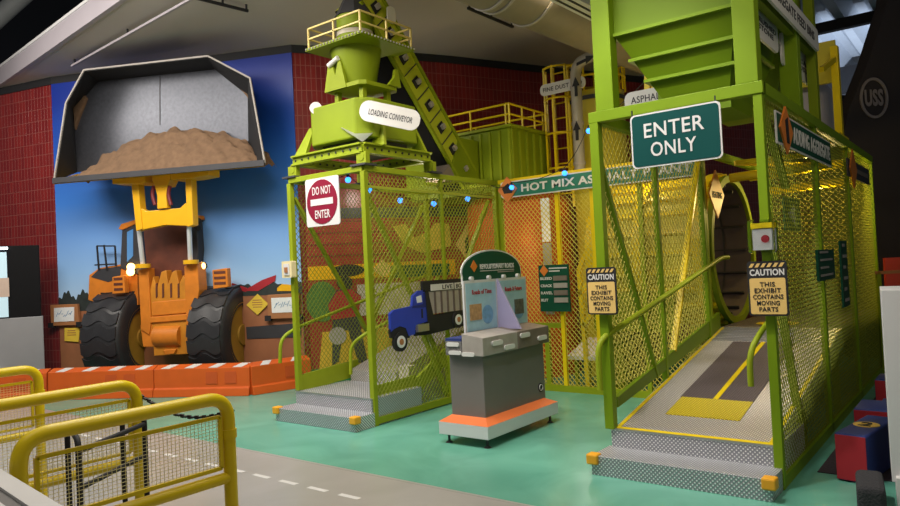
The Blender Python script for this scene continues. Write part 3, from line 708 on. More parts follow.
# ------------------------------------------------------------------ mesh screen with the plant name
ms = thing('mesh_screen', 'lime mesh screen under the hot mix asphalt plant sign', 'screen', (-3.8, 7.7, 0))
for x in (-5.12, -4.28, -3.80, -3.2, -2.48):
    MB().box(x-.025, x+.025, 7.70, 7.75, 0, HT-.05).build('post', YEL if x in (-4.28, -3.80) else LIME, ms)
MB().bar((-5.14, 7.725, HT-.02), (-2.46, 7.725, HT-.02), .05, .05).build('top_rail', YEL, ms)
MB().bar((-5.14, 7.725, .04), (-2.46, 7.725, .04), .06, .08).build('bottom_rail', LIME, ms)
MB().bar((-5.14, 7.74, .82), (-4.3, 7.74, .82), .04, .06).build('mid_rail', LIME, ms)
MB().box(-4.56, -4.50, 7.72, 7.77, 0, .82).build('low_post', LIME, ms)
MB().diamond(fY(7.725), -5.1, -2.5, .08, HT-.05, .062, .006, w2=.0095).build('mesh_panel', MESHW, ms)
F = fY(7.66); t = thing('plant_sign', 'long green hot mix asphalt plant sign on the mesh screen', 'sign', (-3.8, 7.66, 2.46))
b0, b1 = 2.475, 2.685
MB().prism(F, rrect(-5.06, -2.52, b0, b1, .035), 0, .015).build('border', WHITE, t)
MB().prism(F, rrect(-5.045, -2.535, b0+.015, b1-.015, .03), .015, .018).build('board', mat('plant sign green', (.012, .16, .10), .4, 0, .06), t)
text('HOT MIX ASPHALT PLANT', F, -4.745, -2.56, b0+.055, b1-.055, .018, WHITE, t, bold=.03)
MB().prism(F, [(-4.95, 2.41), (-4.80, 2.58), (-4.95, 2.75), (-5.10, 2.58)], .018, .03).build('diamond', SORG, t)
MB().prism(F, [(-5.0, 2.53), (-4.88, 2.53), (-4.86, 2.60), (-4.94, 2.66), (-5.03, 2.6)], .03, .034).build('mixer_symbol', BLACK, t)
# road distress board
F = fY(7.66); t = thing('info_board', 'green board listing bleed crack ravel and rut on the mesh screen', 'sign', (-4.34, 7.66, 1.0))
MB().fbox(F, -4.55, -4.13, 1.0, 1.58, 0, .02).build('board', DGRN, t)
MB().prism(F, [(-4.47, 1.44), (-4.41, 1.51), (-4.47, 1.58), (-4.53, 1.51)], .02, .03).build('diamond', SORG, t)
MB().fbox(F, -4.40, -4.15, 1.53, 1.545, .02, .024).build('heading_bar', WHITE, t); MB().fbox(F, -4.40, -4.25, 1.495, 1.51, .02, .024).build('heading_bar', WHITE, t)
for i, wd in enumerate(('BLEED', 'CRACK', 'RAVEL', 'RUT')):
    z = 1.395-i*.09; text(wd, F, -4.53, -4.53+.033*len(wd), z, z+.035, .02, WHITE, t, bold=.03)
    MB().fbox(F, -4.34, -4.15, z-.012, z+.048, .02, .035).build('road_sample', GREYD if i % 2 == 0 else GREYW, t)
# mixing drum and rib bands behind the screen, open to the entrance ramp
dc = V((0, 8.66, 1.66)); dr = thing('mixing_drum', 'large ribbed yellow mixing drum behind the mesh screen', 'drum', (-3.6, 8.66, .8))
rO, rI, dx0, dx1 = .86, .80, -3.98, -2.50; nn = 48
vs = []; 
ringp = [(dx0, rO), (dx1, rO), (dx1, rI), (dx0, rI)]
mb = MB()
for x, r in ringp:
    vs += [V((x, dc.y+r*math.cos(2*PI*i/nn), dc.z+r*math.sin(2*PI*i/nn))) for i in range(nn)]
fs = [(j*nn+i, j*nn+(i+1) % nn, ((j+1) % 4)*nn+(i+1) % nn, ((j+1) % 4)*nn+i) for j in range(4) for i in range(nn)]
mb.add(vs, fs); mb.build('shell', SILO, dr, True)
for x in (-3.9, -3.3, -2.6):
    MB().cyl((x-.05, dc.y, dc.z), (x+.05, dc.y, dc.z), rO+.06, cap=False, n=48).build('band', YEL, dr, True)
k = MB()
for i in range(24):
    a = 2*PI*i/24; p = V((0, dc.y+(rO+.02)*math.cos(a), dc.z+(rO+.02)*math.sin(a))); k.bar(p+V((dx0, 0, 0)), p+V((dx1, 0, 0)), .05, .05, (0, math.cos(a), math.sin(a)))
k.build('rib', YEL, dr)
k = MB().cyl((dx0, dc.y, dc.z), (dx1+.02, dc.y, dc.z), rI-.01, cap=False, n=48); k.build('lining', DRUMI, dr, True)
k = MB()
for i in range(16):
    a = 2*PI*i/16; p = V((0, dc.y+(rI-.03)*math.cos(a), dc.z+(rI-.03)*math.sin(a))); k.bar(p+V((dx0, 0, 0)), p+V((dx1-.02, 0, 0)), .02, .04, (0, math.cos(a), math.sin(a)))
for x in (-3.8, -3.5, -3.15, -2.8): k.cyl((x-.012, dc.y, dc.z), (x+.012, dc.y, dc.z), rI-.02, cap=False, n=40)
k.build('lifter_flights', DARK, dr)
k = MB()
k.ngon_tube(fX(-2.47), circ(dc.y, dc.z, .80, 48), circ(dc.y, dc.z, .88, 48), -.03, .03); k.build('mouth_ring', LIMED, dr, True)
for x in (-3.7, -2.75):
    MB().box(x-.06, x+.06, 8.0, 9.3, 0, .80).build('cradle', LIMED, dr)
MB().box(-3.9, -2.9, 7.80, 7.84, .75, 1.22).build('drive_cover', LIMED, dr)
tw = thing('discharge_table', 'white sloping discharge tray behind the lower mesh screen', 'tray', (-4.0, 8.0, 0))
MB().hexa([(-4.32, 7.85, .38), (-3.82, 7.85, .38), (-3.82, 8.4, .55), (-4.32, 8.4, .55), (-4.32, 7.85, .43), (-3.82, 7.85, .43), (-3.82, 8.4, .60), (-4.32, 8.4, .60)]).build('tray', WHITE, tw)
for x in (-4.25, -3.9):
    for y in (7.95, 8.3): MB().box(x-.02, x+.02, y-.02, y+.02, 0, .46).build('leg', LIME, tw)
# screen conveyor frame seen through the mesh
fr = thing('chute_frame', 'pale yellow slanting chute frame behind the middle of the mesh screen', 'frame', (-3.95, 8.0, 0))
for p, q in (((-4.05, 7.86, 0), (-4.1, 7.86, 1.5)), ((-4.1, 7.86, 1.5), (-3.72, 7.86, 2.2)), ((-3.75, 7.86, 0), (-3.72, 7.86, 2.2)), ((-4.1, 7.86, 1.2), (-3.75, 7.86, 1.6)), ((-4.08, 7.86, .8), (-3.74, 7.86, 1.2))):
    MB().bar(p, q, .05).build('strut', YEL, fr)

# ------------------------------------------------------------------ entrance cage
RX0, RX1, RY0, RY1 = -2.45, -1.23, 5.10, 10.45
rc = thing('entrance_cage', 'tall green framed mesh cage over the entrance ramp', 'cage', (-1.84, 7.5, 0))
for x, y, z0, w in ((RX0, RY0, .285, .075), (RX1, RY0, 0, .06), (RX0, 6.28, .2, .05), (RX0, 7.55, .2, .06), (RX1, 8.6, 0, .05), (RX1, RY1, 0, .06), (RX0, RY1, 0, .06), (RX1, 6.9, 0, .05)):
    MB().box(x-w/2, x+w/2, y-w/2, y+w/2, z0, 2.70).build('post', LIME_DIM, rc, bevel=.004)
for p, q in (((RX0-.04, RY0), (RX1+.04, RY0)), ((RX1, RY0), (RX1, RY1)), ((RX0, RY0), (RX0, RY1)), ((RX0, RY1), (RX1, RY1))):
    MB().bar((*p, 2.73), (*q, 2.73), .08, .085).build('top_beam', LIME_DIM, rc, bevel=.004)
MB().bar((RX1, RY0, .04), (RX1, RY1, .04), .05, .08).build('bottom_rail', LIME_DIM, rc)
for p, q, m in (((RX0, 5.12, 2.4), (RX0, 6.05, .55), LIME_DIM), ((RX0, 7.5, 2.6), (RX0, 6.5, .72), YEL), ((RX1-.03, 5.25, 1.9), (RX1-.03, 5.9, .25), LIME_DIM), ((RX1-.03, 5.3, 2.65), (RX1-.03, 5.9, 2.1), LIME_DIM)):
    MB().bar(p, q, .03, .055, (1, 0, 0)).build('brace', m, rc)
MB().diamond(fX(RX0), RY0+.04, 7.5, .6, 2.68, .072, .0065).build('mesh_panel', MESHW, rc)
MB().diamond(fX(RX1), RY0+.03, RY1-.03, .08, 2.68, .058, .005).build('mesh_panel', MESHD, rc)
MB().diamond(fY(RY1), RX0+.03, RX1-.03, .08, 2.68, .075, .008).build('mesh_panel', MESHW, rc)
# ramp
rm = thing('entrance_ramp', 'checker plate ramp with dark mat and yellow edge strips in entrance cage', 'ramp', (-1.84, 6.5, 0))
sl = .185; zr = lambda y: .287+sl*(y-5.12)
def rbox(x0, x1, y0, y1, t0, t1): return MB().hexa([(x0, y0, zr(y0)+t0), (x1, y0, zr(y0)+t0), (x1, y1, zr(y1)+t0), (x0, y1, zr(y1)+t0), (x0, y0, zr(y0)+t1), (x1, y0, zr(y0)+t1), (x1, y1, zr(y1)+t1), (x0, y1, zr(y1)+t1)])
rbox(RX0+.02, RX1-.03, 5.12, 7.95, -.1, 0).build('ramp_plate', PLATEL, rm)
rbox(-2.15, -1.58, 5.46, 5.84, 0, .006).build('yellow_mat', MATY, rm)
rbox(-2.16, -1.58, 5.84, 7.40, 0, .006).build('dark_mat', MATD, rm)
rbox(-1.89, -1.85, 5.84, 7.40, .006, .009).build('centre_stripe', YEL, rm)
for x in (RX0+.03, RX1-.07): rbox(x, x+.03, 5.12, 7.9, 0, .004).build('edge_stripe', YEL, rm)
rbox(RX0+.02, RX1-.03, 5.11, 5.14, 0, .005).build('edge_stripe', YEL, rm)
k = MB()
for i in range(9):
    y = 7.44+i*.055; v = rbox(RX0+.06, RX1-.04, y, y+.022, 0, .008); k.add(v.v, v.f)
k.build('tread_strips', STEEL, rm)
MB().box(RX0+.02, RX1-.03, 7.95, RY1-.05, .70, .81).build('landing', MATD, rm)
MB().prism(Fr((0, 0, .813), (1, 0, 0), (0, 1, 0)), circ(-1.95, 8.35, .22), 0, .004).build('yellow_spot', YEL, rm)
MB().hexa([(RX0-.02, 5.2, .43), (RX0+.02, 5.2, .43), (RX0+.02, 7.9, .80), (RX0-.02, 7.9, .80), (RX0-.02, 5.2, .43+.08), (RX0+.02, 5.2, .51), (RX0+.02, 7.9, .97), (RX0-.02, 7.9, .97)]).build('side_panel', LIMED_DIM, rm)
for x in (RX0+.1, RX1-.1):
    for y in (6.3, 7.9, 9.8): MB().box(x-.03, x+.03, y-.03, y+.03, 0, min(zr(y), .81)-.09).build('leg', LIMED_DIM, rm)
steps('checker plate double step with amber corner bumpers at the entrance cage', RX0-.0, RX1+.02, 4.79, 5.09)
rail('lime tube handrail climbing along the left of the entrance ramp', [(RX0-.025, 4.99, .60), (RX0-.025, 4.99, .98), (RX0+.07, 5.2, 1.07), (RX0+.07, 7.9, 1.57), (RX0+.07, 8.14, 1.57)], .024)
rail('short lime hooped handrail at the right post of the entrance', [(RX1-.13, 5.0, .70), (RX1-.13, 5.0, .93), (RX1-.07, 5.15, 1.08), (RX1-.06, 5.6, 1.16)])
# hopper stack above the entrance cage
hp = thing('feed_hopper', 'large green feed hopper between tall posts above the enter only sign', 'hopper', (-1.83, 5.8, 2.77))
for x in (-2.355, -1.295):
    for y in (5.12, 6.45):
        MB().box(x-.075, x+.075, y-.04, y+.08, 2.775, 4.6).build('post', LIME_DIM, hp, bevel=.005)
MB().box(-2.28, -1.37, 5.17, 6.45, 3.36, 4.5).build('bin_wall', LIMED_DIM, hp)
def frus(z0, z1, a, b): 
    (x0, x1, y0, y1), (X0, X1, Y0, Y1) = a, b
    return MB().hexa([(x0, y0, z0), (x1, y0, z0), (x1, y1, z0), (x0, y1, z0), (X0, Y0, z1), (X1, Y0, z1), (X1, Y1, z1), (X0, Y1, z1)])
top = (-2.28, -1.37, 5.17, 6.45); bot = (-1.98, -1.50, 5.40, 6.1)
frus(2.80, 3.36, bot, top).build('cone_wall', LIMED_DIM, hp)
k = MB()
for f in (0, .36, .66):
    q = [top[i]*(1-f)+bot[i]*f for i in range(4)]; z = 3.36*(1-f)+2.80*f; e = .03
    k.box(q[0]-e, q[1]+e, q[2]-e, q[3]+e, z-.012, z+.012)
k.build('flange', LIME_DIM, hp)
MB().box(bot[0], bot[1], 5.42, 6.0, 2.70, 2.80).build('outlet', LIMED_DIM, hp)
MB().box(-2.3, -1.35, 5.10, 5.16, 3.72, 3.80).build('cross_bar', LIME_DIM, hp)
# aggregate bins behind, with boards
bn = thing('aggregate_bins', 'green aggregate feed bins in a tall frame behind the front hopper', 'hopper', (-1.8, 7.0, 2.77))
F = fX(-1.25)
for y in (F.pix(813, 60)[0],):
    MB().box(-1.30, -1.22, y-.05, y+.05, 2.775, 4.4).build('post', LIMED, bn)
MB().bar((-1.27, 5.2, 3.46), (-1.27, 7.4, 3.46), .06, .1).build('bin_beam', LIMED, bn)
for y0, y1 in ((6.55, 7.3),):
    frus(2.85, 3.4, (-2.0, -1.5, y0+.2, y1-.2), (-2.3, -1.34, y0, y1)).build('bin_cone', LIMED, bn)
MB().box(-2.3, -1.34, 6.5, 7.3, 3.4, 4.4).build('bin_wall', LIMED, bn)
def board(label, F, a0, a1, b0, b1, r, txt, m=WHITE, mt=DARK, name='name_sign', ta=None, pole=None):
    t = thing(name, label, 'sign', F.p((a0+a1)/2, b0, 0)); MB().prism(F, rrect(a0, a1, b0, b1, r), 0, .02).build('board', m, t)
    if txt:
        h = b1-b0; w = a1-a0; A0, A1, B0, B1 = ta or (a0+w*.1, a1-w*.1, b0+h*.3, b1-h*.3); lines(txt, F, A0, A1, B0, B1, .02, mt, t)
    return t
F = fX(-1.34)
board('white crushed stone board on the first bin above the entrance cage', F, F.pix(750, 30)[0], F.pix(775, 30)[0], F.pix(766, 46)[1], F.pix(766, 17)[1], .07, 'CRUSHED\nSTONE')
board('white stone sand and dust board on the second bin, crossed by a post', F, F.pix(780, 55)[0], F.pix(811, 60)[0], F.pix(795, 76)[1], F.pix(795, 47)[1], .07, 'STONE SAND\n& DUST')
board('long white aggregate feed bins board on top of the bins', fX(-1.21), 5.2, 7.2, 3.42, 3.62, .05, 'AGGREGATE FEED BINS')
F = fX(RX1+.03)
def gsign(label, a0, a1, b0, b1, txt):
    t = thing('green_sign', label, 'sign', F.p((a0+a1)/2, b0, 0)); MB().fbox(F, a0, a1, b0, b1, 0, .012).build('border', WHITE, t)
    MB().fbox(F, a0+.02, a1-.02, b0+.015, b1-.015, .012, .016).build('board', DGRN, t)
    text(txt, F, a0+.50, a1-.07, b0+.05, b1-.055, .016, WHITE, t, bold=.03)
    c = a0+.24; MB().prism(F, [(c, b0-.06), (c+.2, (b0+b1)/2), (c, b1+.06), (c-.2, (b0+b1)/2)], .016, .03).build('diamond', SORG, t)
    MB().prism(F, [(c-.03, b0+.02), (c+.05, b0+.02), (c+.03, b1-.02), (c-.05, b1-.05)], .03, .034).build('figure', BLACK, t)
gsign('green adding aggregate sign with orange diamond on the entrance cage side', 5.38, 7.45, 2.38, 2.615, 'ADDING AGGREGATE')
t = thing('green_sign', 'dark sign with orange diamond at the far end of the cage side', 'sign', F.p(9.2, 2.38, 0))
MB().fbox(F, 8.4, 10.0, 2.37, 2.56, 0, .014).build('board', DARK, t); MB().prism(F, [(8.7, 2.25), (8.92, 2.46), (8.7, 2.68), (8.48, 2.46)], .014, .03).build('diamond', SORG, t)
MB().fbox(F, 9.0, 9.85, 2.44, 2.49, .014, .018).build('text_bar', GREYD, t)
def gp(label, l, rows):
    P = [F.pix(*q) for q in l]; a0, a1 = P[0][0], P[1][0]; b0, b1 = P[1][1], P[0][1]
    t = thing('info_board', label, 'sign', F.p((a0+a1)/2, b0, 0)); MB().fbox(F, a0, a1, b0, b1, 0, .02).build('board', DGRN, t)
    k = MB()
    for i in range(rows):
        z = b1-(i+.35)*(b1-b0)/rows; k.fbox(F, a0+.08, a0+(a1-a0)*(.85 if i % 2 else .6), z-.03*(b1-b0), z+.01, .02, .024)
    k.build('text_block', GREYW, t)
gp('squarish dark green info board on the entrance cage side', [(815, 250), (833, 278)], 4)
gp('tall narrow green info board on the entrance cage side', [(838, 241), (848, 305)], 6)
# enter only sign
F = fY(5.03); t = thing('enter_only_sign', 'large green enter only sign hanging from the front beam', 'sign', (-1.815, 5.03, 2.28))
MB().prism(F, rrect(-2.125, -1.462, 2.275, 2.678, .035), 0, .012).build('border', WHITE, t)
MB().prism(F, rrect(-2.113, -1.474, 2.287, 2.666, .03), .012, .015).build('board', TEAL, t)
text('ENTER', F, -2.02, -1.578, 2.495, 2.60, .015, WHITE, t, bold=.008); text('ONLY', F, -1.975, -1.638, 2.35, 2.455, .015, WHITE, t, bold=.008)
for x in (-2.115, -1.50): MB().box(x-.004, x+.004, 5.03, 5.04, 2.66, 2.72).build('hanger', BLACK, t)
# caution signs
def caution(label, a0, a1, b0, b1, Y):
    F = fY(Y); t = thing('caution_sign', label, 'sign', ((a0+a1)/2, Y, b0)); w = a1-a0; h = b1-b0
    MB().prism(F, rrect(a0, a1, b0, b1, .02), 0, .01).build('board', BLACK, t)
    MB().prism(F, rrect(a0+.012, a1-.012, b0+.012, b1-h*.31, .012), .01, .013).build('amber_panel', CAUT, t)
    k = MB(); n = 6; z0, z1 = b1-h*.11, b1-.014
    for i in range(n):
        a = a0+.012+(w-.024)*i/n; s = (w-.024)/n; k.prism(F, [(a, z0), (a+s*.55, z0), (min(a+s*1.0, a1-.012), z1), (min(a+s*.45, a1-.012), z1)], .01, .013)
    k.build('hazard_stripes', CAUT, t)
    text('CAUTION', F, a0+.016, a1-.016, b1-h*.265, b1-h*.145, .01, WHITE, t, bold=.03)
    lines('THIS\nEXHIBIT\nCONTAINS\nMOVING\nPARTS', F, a0+.03, a1-.03, b0+h*.08, b0+h*.62, .013, BLACK, t)
caution('amber and black caution sign on the left post of the entrance cage', -2.555, -2.305, 1.183, 1.55, 5.02)
caution('amber and black caution sign on the right post under the clear box', -1.345, -1.095, 1.177, 1.545, 5.02)
# heating sign
F = Fr((-2.38, 7.82, 0), (0, 1, 0), Z); t = thing('heating_sign', 'orange heating diamond hanging beside the drum mouth', 'sign', (-2.36, 7.8, 2.0))
MB().prism(F, [(0, 2.0), (.26, 2.26), (0, 2.53), (-.26, 2.26)], 0, .015).build('board', SORG, t)
text('HEATING', F, -.17, .17, 2.22, 2.29, .015, BLACK, t, bold=.03)
# arrow sign inside cage
F = fX(-1.32); c = F.pix(791, 215)
t = thing('arrow_sign', 'small dark sign with white arrow behind the entrance cage side', 'sign', F.p(*c)); MB().fbox(F, c[0]-.28, c[0]+.28, c[1]-.13, c[1]+.14, 0, .015).build('board', DGRN, t)
MB().prism(F, [(c[0]-.18, c[1]), (c[0]+.06, c[1]+.09), (c[0]+.06, c[1]-.09)], .015, .02).build('arrow', WHITE, t)
# asphalt batch sign and yellow pipes above the drum
F = fY(6.9); p0 = F.pix(626, 113); p1 = F.pix(668, 98)
board('white asphalt board behind the front hopper', F, p0[0], p1[0]+.25, p0[1]+.0, p0[1]+.20, .07, 'ASPHALT', ta=(p0[0]+.07, p0[0]+.43, p0[1]+.075, p0[1]+.145))
k = MB()
for a, b in (((648, 70), (648, 118)), ((655, 78), (655, 118))): k.bar(py(*a, 7.2), py(*b, 7.2), .06)
k.build('inlet_pipe', YEL, bn)
py1 = MB()
for z, y in ((2.45, 8.1), (2.52, 8.9), (2.38, 9.6)): py1.cyl((-2.3, y, z), (-1.3, y+.1, z+.05), .05)
for y in (8.1, 9.6): py1.bar((-2.2, 8.0, 2.6), (-1.4, y, 2.6), .05)
tag(py1.build('roof_pipes', YEL), 'yellow pipe run under the roof of the entrance cage', 'pipe')
# grey vessel and yellow ladder at the right behind the bins
vc = px(840, 105, -1.5)
t = thing('dust_vessel', 'pale grey vessel beyond the yellow ladder post', 'tank', (-1.62, 8.9, 2.78))
MB().lathe((-1.62, 8.9, 2.78), [(.01, 0), (.30, 0), (.30, .55), (.2, .7), (.01, .72)], 28).build('shell', mat('vessel grey', (.38, .36, .42), .5), t, True)
t = thing('yellow_gantry', 'yellow gantry post with brace on top of the entrance cage', 'gantry', (-1.24, 8.4, 2.78))
MB().box(-1.28, -1.21, 8.36, 8.46, 2.78, 3.75).build('post', YEL, t); MB().bar((-1.245, 8.4, 3.62), (-1.245, 7.6, 3.35), .04, .05).build('brace', YEL, t)
MB().box(-1.6, -1.2, 8.1, 8.7, 2.775, 2.80).build('foot_plate', YEL, t); MB().box(-1.9, -1.25, 8.5, 8.55, 3.4, 3.85).build('back_panel', SILO, t)

# ------------------------------------------------------------------ mixer tower on the exit cage
tx, ty = -5.74, 5.86
tb = thing('mixer_tower', 'lime green mixing tower with railed platform standing on the exit cage', 'tower', (tx, ty, HT))
fx0, fx1, fy0, fy1 = -6.34, -5.22, 5.29, 6.40
for p, q in (((fx0, fy0), (fx1, fy0)), ((fx1, fy0), (fx1, fy1)), ((fx0, fy1), (fx1, fy1)), ((fx0, fy0), (fx0, fy1))):
    P, Q = V((*p, 0)), V((*q, 0)); k = MB(); k.bar(P+Z*2.965, Q+Z*2.965, .09, .018); k.bar(P+Z*2.87, Q+Z*2.87, .09, .018); k.bar(P+Z*2.917, Q+Z*2.917, .03, .09)
    bm = k.build('base_beam', LIME, tb)
    d = (Q-P).normalized(); nb = V((d.y, -d.x, 0)); k = MB()
    for i in range(10):
        c = P.lerp(Q, (i+.5)/10)+Z*2.917
        k.cyl(c-nb*.024, c+nb*.024, .012, n=8)
    k.build('bolts', BLACK, bm)
for x, y in ((fx0, fy0), (fx1, fy0), (fx0, fy1), (fx1, fy1)):
    k = MB(); k.box(x-.07, x+.07, y-.03, y+.03, HT+.02, 2.86); k.cyl((x, y-.035, 2.82), (x, y+.035, 2.82), .045); k.build('foot', LIME, tb)
    MB().box(x-.11, x+.11, y-.09, y+.09, HT, HT+.02).build('foot_plate', DARK, tb)
def octp(r, ch): return [(-r, -r+ch), (-r+ch, -r), (r-ch, -r), (r, -r+ch), (r, r-ch), (r-ch, r), (-r+ch, r), (-r, r-ch)]
FT = Fr((tx, ty, 0), (1, 0, 0), (0, 1, 0))
MB().prism(FT, octp(.50, .15), 3.06, 3.50).build('drum_tub', LIMED, tb, bevel=.02)
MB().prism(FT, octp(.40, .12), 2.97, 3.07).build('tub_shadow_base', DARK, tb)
for a, b, c in (((-.56, -.5), (-.46, -.4), 1), ((.5, -.3), (.44, -.2), 1), ((.42, .5), (.36, .4), 1), ((-.5, .5), (-.4, .42), 1)):
    p = V((tx+a[0], ty+a[1], 2.97)); q = V((tx+b[0], ty+b[1], 3.3)); 
    MB().hexa([p+V((-.1, -.02, 0)), p+V((.1, -.02, 0)), p+V((.1, .02, 0)), p+V((-.1, .02, 0)), q+V((-.02, -.02, 0)), q+V((.06, -.02, 0)), q+V((.06, .02, 0)), q+V((-.02, .02, 0))]).build('gusset', LIME, tb)
k = MB().add([(tx+.15, fy0-.02, 2.98), (fx1+.02, fy0-.02, 3.16), (fx1-.05, ty-.55, 3.22), (fx1+.02, ty-.2, 3.16), (fx1+.02, ty-.5, 2.98)], [(0, 1, 2), (2, 1, 3), (1, 4, 3), (0, 4, 1)])
FG = Fr((fx1+.02, fy0-.02, 0), (1, 0, 0), Z)
k = MB(); a = V((fx1-.38, fy0+.06, 3.20)); b = V((fx1+.0, fy0-.0, 2.98)); c = V((fx1-.06, fy0+.36, 3.20)); d = V((fx1-.30, fy0+.34, 3.06))
k.add([a, b, c, d], [(0, 1, 3), (1, 2, 3), (0, 3, 2), (0, 2, 1)]); k.build('discharge_lip', STEEL, tb)
for x, y in ((-.2, -.2), (.2, -.2), (.2, .2), (-.2, .2)):
    MB().box(tx+x-.03, tx+x+.03, ty+y-.03, ty+y+.03, 3.48, 3.72).build('leg', LIME, tb)
MB().prism(FT, octp(.31, .06), 3.70, 3.745).build('mid_plate', LIME, tb)
for s, Yp in ((1, ty-.31),):
    Fh = fY(Yp); 
    for a, b in ((-.31, -.05), (.05, .31)):
        pass
Fh = fY(ty-.30)
MB().prism(Fh, [(tx-.30, 3.70), (tx+.06, 3.70), (tx-.02, 4.02), (tx-.06, 4.02), (tx-.11, 3.86), (tx-.16, 4.02), (tx-.22, 4.02)], -.02, .02).build('side_bracket', LIME, tb)
Fh = fX(tx+.31)
MB().prism(Fh, [(ty+.10, 3.745), (ty+.31, 3.745), (ty+.27, 3.95), (ty+.23, 3.95), (ty+.2, 3.85)], -.02, .02).build('side_bracket', LIME, tb)
k = MB(); k.tube([(tx-.20, ty-.33, 3.99), (tx-.04, ty-.33, 4.05)], .03); k.build('latch', WHITE, tb, True)
MB().lathe((tx-.045, ty-.035, 3.745), [(.01, 0), (.215, 0), (.30, .45), (.01, .45)], 40).build('hopper_cone', LIMED, tb, True)
MB().prism(FT, octp(.45, .001), 4.185, 4.22).build('platform', LIMED, tb)
k = MB()
pl = .455
for i in range(18):
    s = -pl+2*pl*(i+.5)/18
    for c in ((tx+s, ty-pl), (tx+pl, ty+s)): MB().ball((*c, 4.203), .012, 5).build('bolt', GREYW, tb)
k = MB(); q = .42; cs = [(tx-q, ty-q), (tx+q, ty-q), (tx+q, ty+q), (tx-q, ty+q)]
for (a, b), (c, d) in zip(cs, cs[1:]+cs[:1]):
    for f in (0, .5):
        x, y = a+(c-a)*f, b+(d-b)*f; k.bar((x, y, 4.22), (x, y, 4.45), .018)
    for z in (4.33, 4.45): k.bar((a, b, z), (c, d, z), .018)
k.build('platform_railing', mat('pale yellow tube', (.70, .55, .18), .4), tb)
MB().lathe((tx-.045, ty-.035, 4.22), [(.01, 0), (.21, 0), (.21, .36), (.01, .36)], 40).build('top_drum', LIMED, tb, True)
MB().lathe((tx-.045, ty-.035, 4.35), [(.213, 0), (.213, .05)], 40).build('drum_band', PALE, tb, True)
MB().lathe((tx-.045, ty-.035, 4.58), [(.235, 0), (.12, .22), (.01, .24)], 8).build('cone_roof', DARK, tb)
# loading conveyor sign faces between front and side
u = (V((-4.95, 5.95, 0))-V((-5.38, 5.42, 0))).normalized()
u = V((1, .62, 0)).normalized()
F = Fr((-5.26, 5.36, 0), R0*.98+FW*.0, Z)
p0 = F.pix(362, 100); p1 = F.pix(419, 124)
F2 = Fr(F.p(*p0), (F.p(p1[0], F.pix(419, 117)[1])-F.p(p0[0], F.pix(362, 105)[1])), Z)
wv = F2.u.copy(); F2.v = (Z-wv*wv.z).normalized(); F2.n = F2.u.cross(F2.v); L = (F.p(*p1)-F.p(*p0)).length
board('white rounded loading conveyor board on the mixer tower', F2, 0, L*.99, -.215, .01, .1, 'LOADING CONVEYOR', ta=(L*.15, L*.87, -.14, -.075))
tag(MB().prism(Fr(F2.o, F2.u, F2.v), circ(-.58, -.1, .07), -.5, -.48).build('white_disc', WHITE), 'small white disc behind the left side of the mixing tub', 'disc')
# inclined loading conveyor
cv = thing('loading_conveyor', 'inclined green bucket conveyor with shadow-black underside rising to the mixing tower', 'conveyor', (-5.8, 7.6, HT))
A = V((0, 7.75, 2.80)); B = V((0, 5.92, 4.85)); d = (B-A).normalized(); nv = V((0, -d.z, d.y))  # nv: perpendicular, up-left side
if nv.z < 0: nv = -nv
cx0, cx1 = -6.05, -5.64; hh = .19
Fc = Fr((cx1, A.y, A.z), (0, d.y, d.z), (0, -d.z, d.y))
Lc = (B-A).length
def cvbox(x0, x1, s0, s1, h0, h1):
    P = []
    for x in (x0, x1):
        for s, h in ((s0, h0), (s1, h0), (s1, h1), (s0, h1)): P.append(V((x, 0, 0))+V((0, A.y, A.z))+d*s+nv*h)
    return MB().add(P, [(0, 1, 2, 3), (7, 6, 5, 4), (0, 4, 5, 1), (1, 5, 6, 2), (2, 6, 7, 3), (3, 7, 4, 0)])
cvbox(cx0, cx1, 0, Lc, -hh, hh).build('side_casing', mat('conveyor lime', (.45, .50, .02), .4, 0, .1), cv)
cvbox(cx0+.02, cx1-.02, 0, Lc, -hh-.035, -hh-.005).build('shaded_underside', CASE, cv)  # black colour puts the shade beneath the casing into the part
for h in (-hh, hh): cvbox(cx1-.02, cx1+.025, 0, Lc, h-.02, h+.02).build('side_flange', LIME, cv)
k3 = MB(); kb = MB()
ns = 8
for i in range(ns):
    s = Lc*(i+.5)/ns
    v = cvbox(cx1, cx1+.012, s-.06, s+.06, -.06, .07); pt = v.build('port', BLACK, cv); v = cvbox(cx1+.012, cx1+.05, s-.03, s+.03, -.01, .05); v.build('port_bolt', GREYW, pt)
    v = cvbox(cx1, cx1+.008, s+Lc/ns/2-.006, s+Lc/ns/2+.006, -hh, hh); k3.add(v.v, v.f)
for i in range(60):
    for h in (-hh+.035,):
        s = Lc*(i+.5)/60; v = cvbox(cx1, cx1+.008, s-.007, s+.007, h-.007, h+.007); kb.add(v.v, v.f)
k3.build('seam', DARK, cv); kb.build('rivets', DARK, cv)
MB().prism(fX(-5.62), [(7.25, 2.74), (7.98, 2.74), (7.98, 3.35), (7.55, 3.35)], -.44, 0).build('boot_housing', LIMED, cv)
MB().prism(fX(-5.55), [(7.0, 2.74), (7.35, 2.74), (7.2, 2.95)], -.25, 0).build('boot_cover', GREYD, cv)
F = fX(-5.60); c = F.pix(390, 15)
board('small white rounded tag near the top of the conveyor', F, c[0]-.06, c[0]+.08, c[1]-.1, c[1]+.10, .05, '', name='white_tag')

